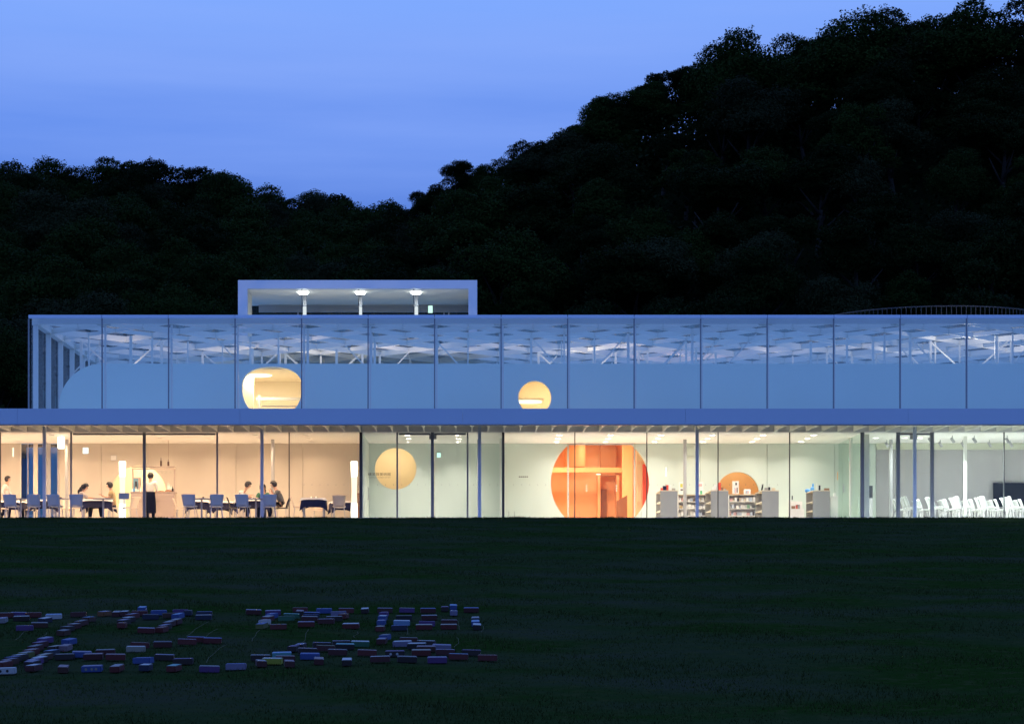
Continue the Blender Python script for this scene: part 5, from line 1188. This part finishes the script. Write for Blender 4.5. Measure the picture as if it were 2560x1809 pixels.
for i, (x, y, z) in enumerate(spots[:262]):
    a = float(prof(np.array(y), 116, YL, 6, max(float(rl(x))-TH, 6.5))); b = float(prof(np.array(y), 118, YR, 6.5, max(float(rr(x))-TH, 6.6))); side = 'right' if b > a else 'left'
    k = rt.choice((0, 2, 4, 6, 9, 0, 4, 3, 8, 7)) if b > a else rt.choice((1, 3, 5, 8, 7, 1, 5, 0, 3, 2))
    near = ((YR if b > a else YL)-y) < 9
    px = CX+F*x/y; lvl = (y-118)/((YR if b > a else YL)-118); lvl = 'low' if lvl < .33 else 'halfway up' if lvl < .67 else 'high'
    ab = ['left roof corner', 'rounded window', 'left pavilion half', 'right pavilion half', 'small window', 'orange circle', 'shop', 'railing\'s left', 'railing\'s right'][min(8, max(0, int(px/285)))]
    tree(k, x, y, z-.3, rt.uniform(.72, .92) if near else rt.uniform(.82, 1.2), rt.uniform(0, 6.28), f'{LAB[k]} {lvl} on {side} hill above {ab}', sz=rt.uniform(.85, 1.05))
rest = spots[262:]
# the crest trees, each where the skyline shows its own outline
def crest(px, py, Yr, k, s_, label, sz=1.0):
    x = X(px, Yr); zt_ = Z(py, Yr); top = (4.0+kinds_h[k])*s_*sz
    tree(k, x, Yr, zt_-top, s_, rt.uniform(0, 6.28), label, sz=sz)
kinds_h = []
for q in kinds:
    co = np.empty(len(q['c'].vertices)*3, np.float32); q['c'].vertices.foreach_get('co', co); kinds_h.append(float(np.percentile(co.reshape(-1, 3)[:, 2], 99.7)))
for px, py, Yr, k, s_, label in (
        (1130, 404, 156, 2, .58, 'lone upright tree standing out above the notch between the two hills'), (1050, 492, 160, 6, .6, 'small tree low in the notch left of the lone upright tree'), (1245, 396, 158, 4, .72, 'low domed crest tree just right of the lone upright tree'),
        (1345, 354, 158, 7, .8, 'flat crest tree at the foot of the right-hand hill'), (1430, 312, 158, 5, .8, 'crest tree making the first step up the right-hand hill'), (1492, 250, 158, 8, .85, 'crest tree with a small tip on the right-hand hill, second step up'),
        (1570, 224, 159, 0, 1.1, 'crest tree midway along the rise of the right-hand hill'), (1655, 182, 160, 6, .75, 'small-tipped crest tree before the big dome of the right-hand hill'), (1722, 168, 160, 9, .5, 'little crest tree tucked against the big dome of the right-hand hill'),
        (1835, 108, 158, 3, 1.0, 'left shoulder tree of the smooth dome on the right-hand hill'), (1900, 82, 157, 3, 1.35, 'wide tree forming the top of the smooth dome on the right-hand hill'), (1985, 84, 158, 1, 1.25, 'right shoulder tree of the smooth dome on the right-hand hill'), (2070, 104, 160, 4, 1.0, 'crest tree in the dip right of the smooth dome'),
        (2165, 36, 154, 5, 1.3, 'big lumpy tree left of the highest tree on the right-hand hill'), (2260, 34, 155, 7, 1.3, 'pale-leafed tree beside the highest tree on the right-hand hill'), (2345, 45, 154, 1, 1.25, 'broad tree just left of the highest tree on the right-hand hill'), (2452, 10, 153, 8, 1.35, 'highest tree on the right-hand hill near the top edge'), (2545, 16, 153, 0, 1.3, 'dark tree at the top right corner of the view'),
        (10, 410, 184, 1, 1.2, 'crest tree at the left edge of the left-hand hill'), (108, 404, 183, 3, 1.15, 'humped crest tree second from the left edge on the left-hand hill'), (180, 424, 184, 4, 1.0, 'low crest tree in the dip of the left-hand hill'), (282, 402, 182, 8, 1.1, 'airy crest tree with sky showing through, left of the paired crowns'), (345, 403, 182, 2, 1.2, 'dense rounded crest tree right of the airy one'),
        (440, 428, 184, 0, 1.1, 'crest tree at the middle of the left-hand hill'), (500, 424, 184, 9, .9, 'pointed crest tree on the descending left-hand ridge'), (570, 440, 185, 5, 1.1, 'broad crest tree on the descending left-hand ridge'), (690, 468, 185, 1, 1.1, 'low broad tree on the falling part of the left ridge'), (780, 478, 185, 7, 1.0, 'pale low tree on the falling part of the left ridge'),
        (885, 488, 185, 6, 1.0, 'spiky low tree near the bottom of the left ridge'), (960, 503, 185, 3, 1.0, 'lowest crest tree of the left ridge before the notch'),
        (1104, 448, 157, 0, .58, 'small tree tucked under the left side of the lone upright tree'), (1160, 436, 157, 4, .6, 'small tree filling the dip right of the lone upright tree'), (1078, 476, 158, 9, .5, 'little tree on the slope foot left of the lone upright tree'), (1205, 416, 157, 1, .6, 'small crest tree two right of the lone upright tree'),
        (1300, 374, 158, 0, .62, 'small crest tree left of the flat pale one on the right-hand hill'), (1390, 345, 158, 2, .62, 'small crest tree below the first step of the right-hand hill'), (1535, 240, 158, 4, .68, 'small crest tree right of the second step of the right-hand hill'), (1612, 206, 158, 1, .68, 'small crest tree halfway to the smooth dome of the right-hand hill'), (1692, 172, 159, 2, .6, 'narrow crest tree just left of the dome\'s little neighbour')):
    crest(px, py, Yr, k, s_, label)
# undergrowth that fills the gaps, and the trees beyond the count
NU = 210000
xu = rng.uniform(-62, 62, NU); yu = rng.uniform(117, 192, NU); rdg = np.where(prof(yu, 118, YR, 6.5, np.maximum(rr(xu)-TH, 6.6)) > prof(yu, 116, YL, 6.0, np.maximum(rl(xu)-TH, 6.5)), YR-yu, YL-yu)
zu = hill_z(xu, yu)+rng.random(NU)**1.5*np.where((rdg > 0) & (rdg < 9), 4.6, 3.2)+.5*np.sin(xu*1.1)*np.sin(yu*.9)
nr = rng.normal(size=(NU, 3)); nr[:, 2] += .8; nr[:, 1] -= .6; nr /= np.linalg.norm(nr, axis=1)[:, None]; tt = np.cross(nr, rng.normal(size=(NU, 3))); tt /= np.linalg.norm(tt, axis=1)[:, None]; bb = np.cross(nr, tt)
k2 = NU//2                                   # a thicker band of shrubs right under the ridge line
onr = rng.random(k2) < .6; xr_ = rng.uniform(-47, 49, k2); dr = rng.uniform(-1, 7, k2); yr_ = np.where(onr, YR, YL)-dr
zr_ = hill_z(xr_, yr_)+rng.random(k2)*(TH-.9)*np.clip(1-dr/14, .4, 1)
xu[:k2], yu[:k2], zu[:k2] = xr_, yr_, zr_
pp = np.stack([xu, yu, zu], -1); su = (.20+.24*rng.random(NU))[:, None]
tag(put('hill_undergrowth', scatter_mesh('hill_undergrowth', np.stack([pp-tt*su*.5, pp+bb*su*.35, pp+tt*su*.5, pp-bb*su*.35], 1).reshape(-1, 3), NU, leafs[0], True)), 'dark leafy undergrowth between the trees of the hill', 'undergrowth', kind='stuff')
print('TREES', len(spots), 'things', sum(1 for o in COL.objects if o.parent is None), 'objects', len(COL.objects))
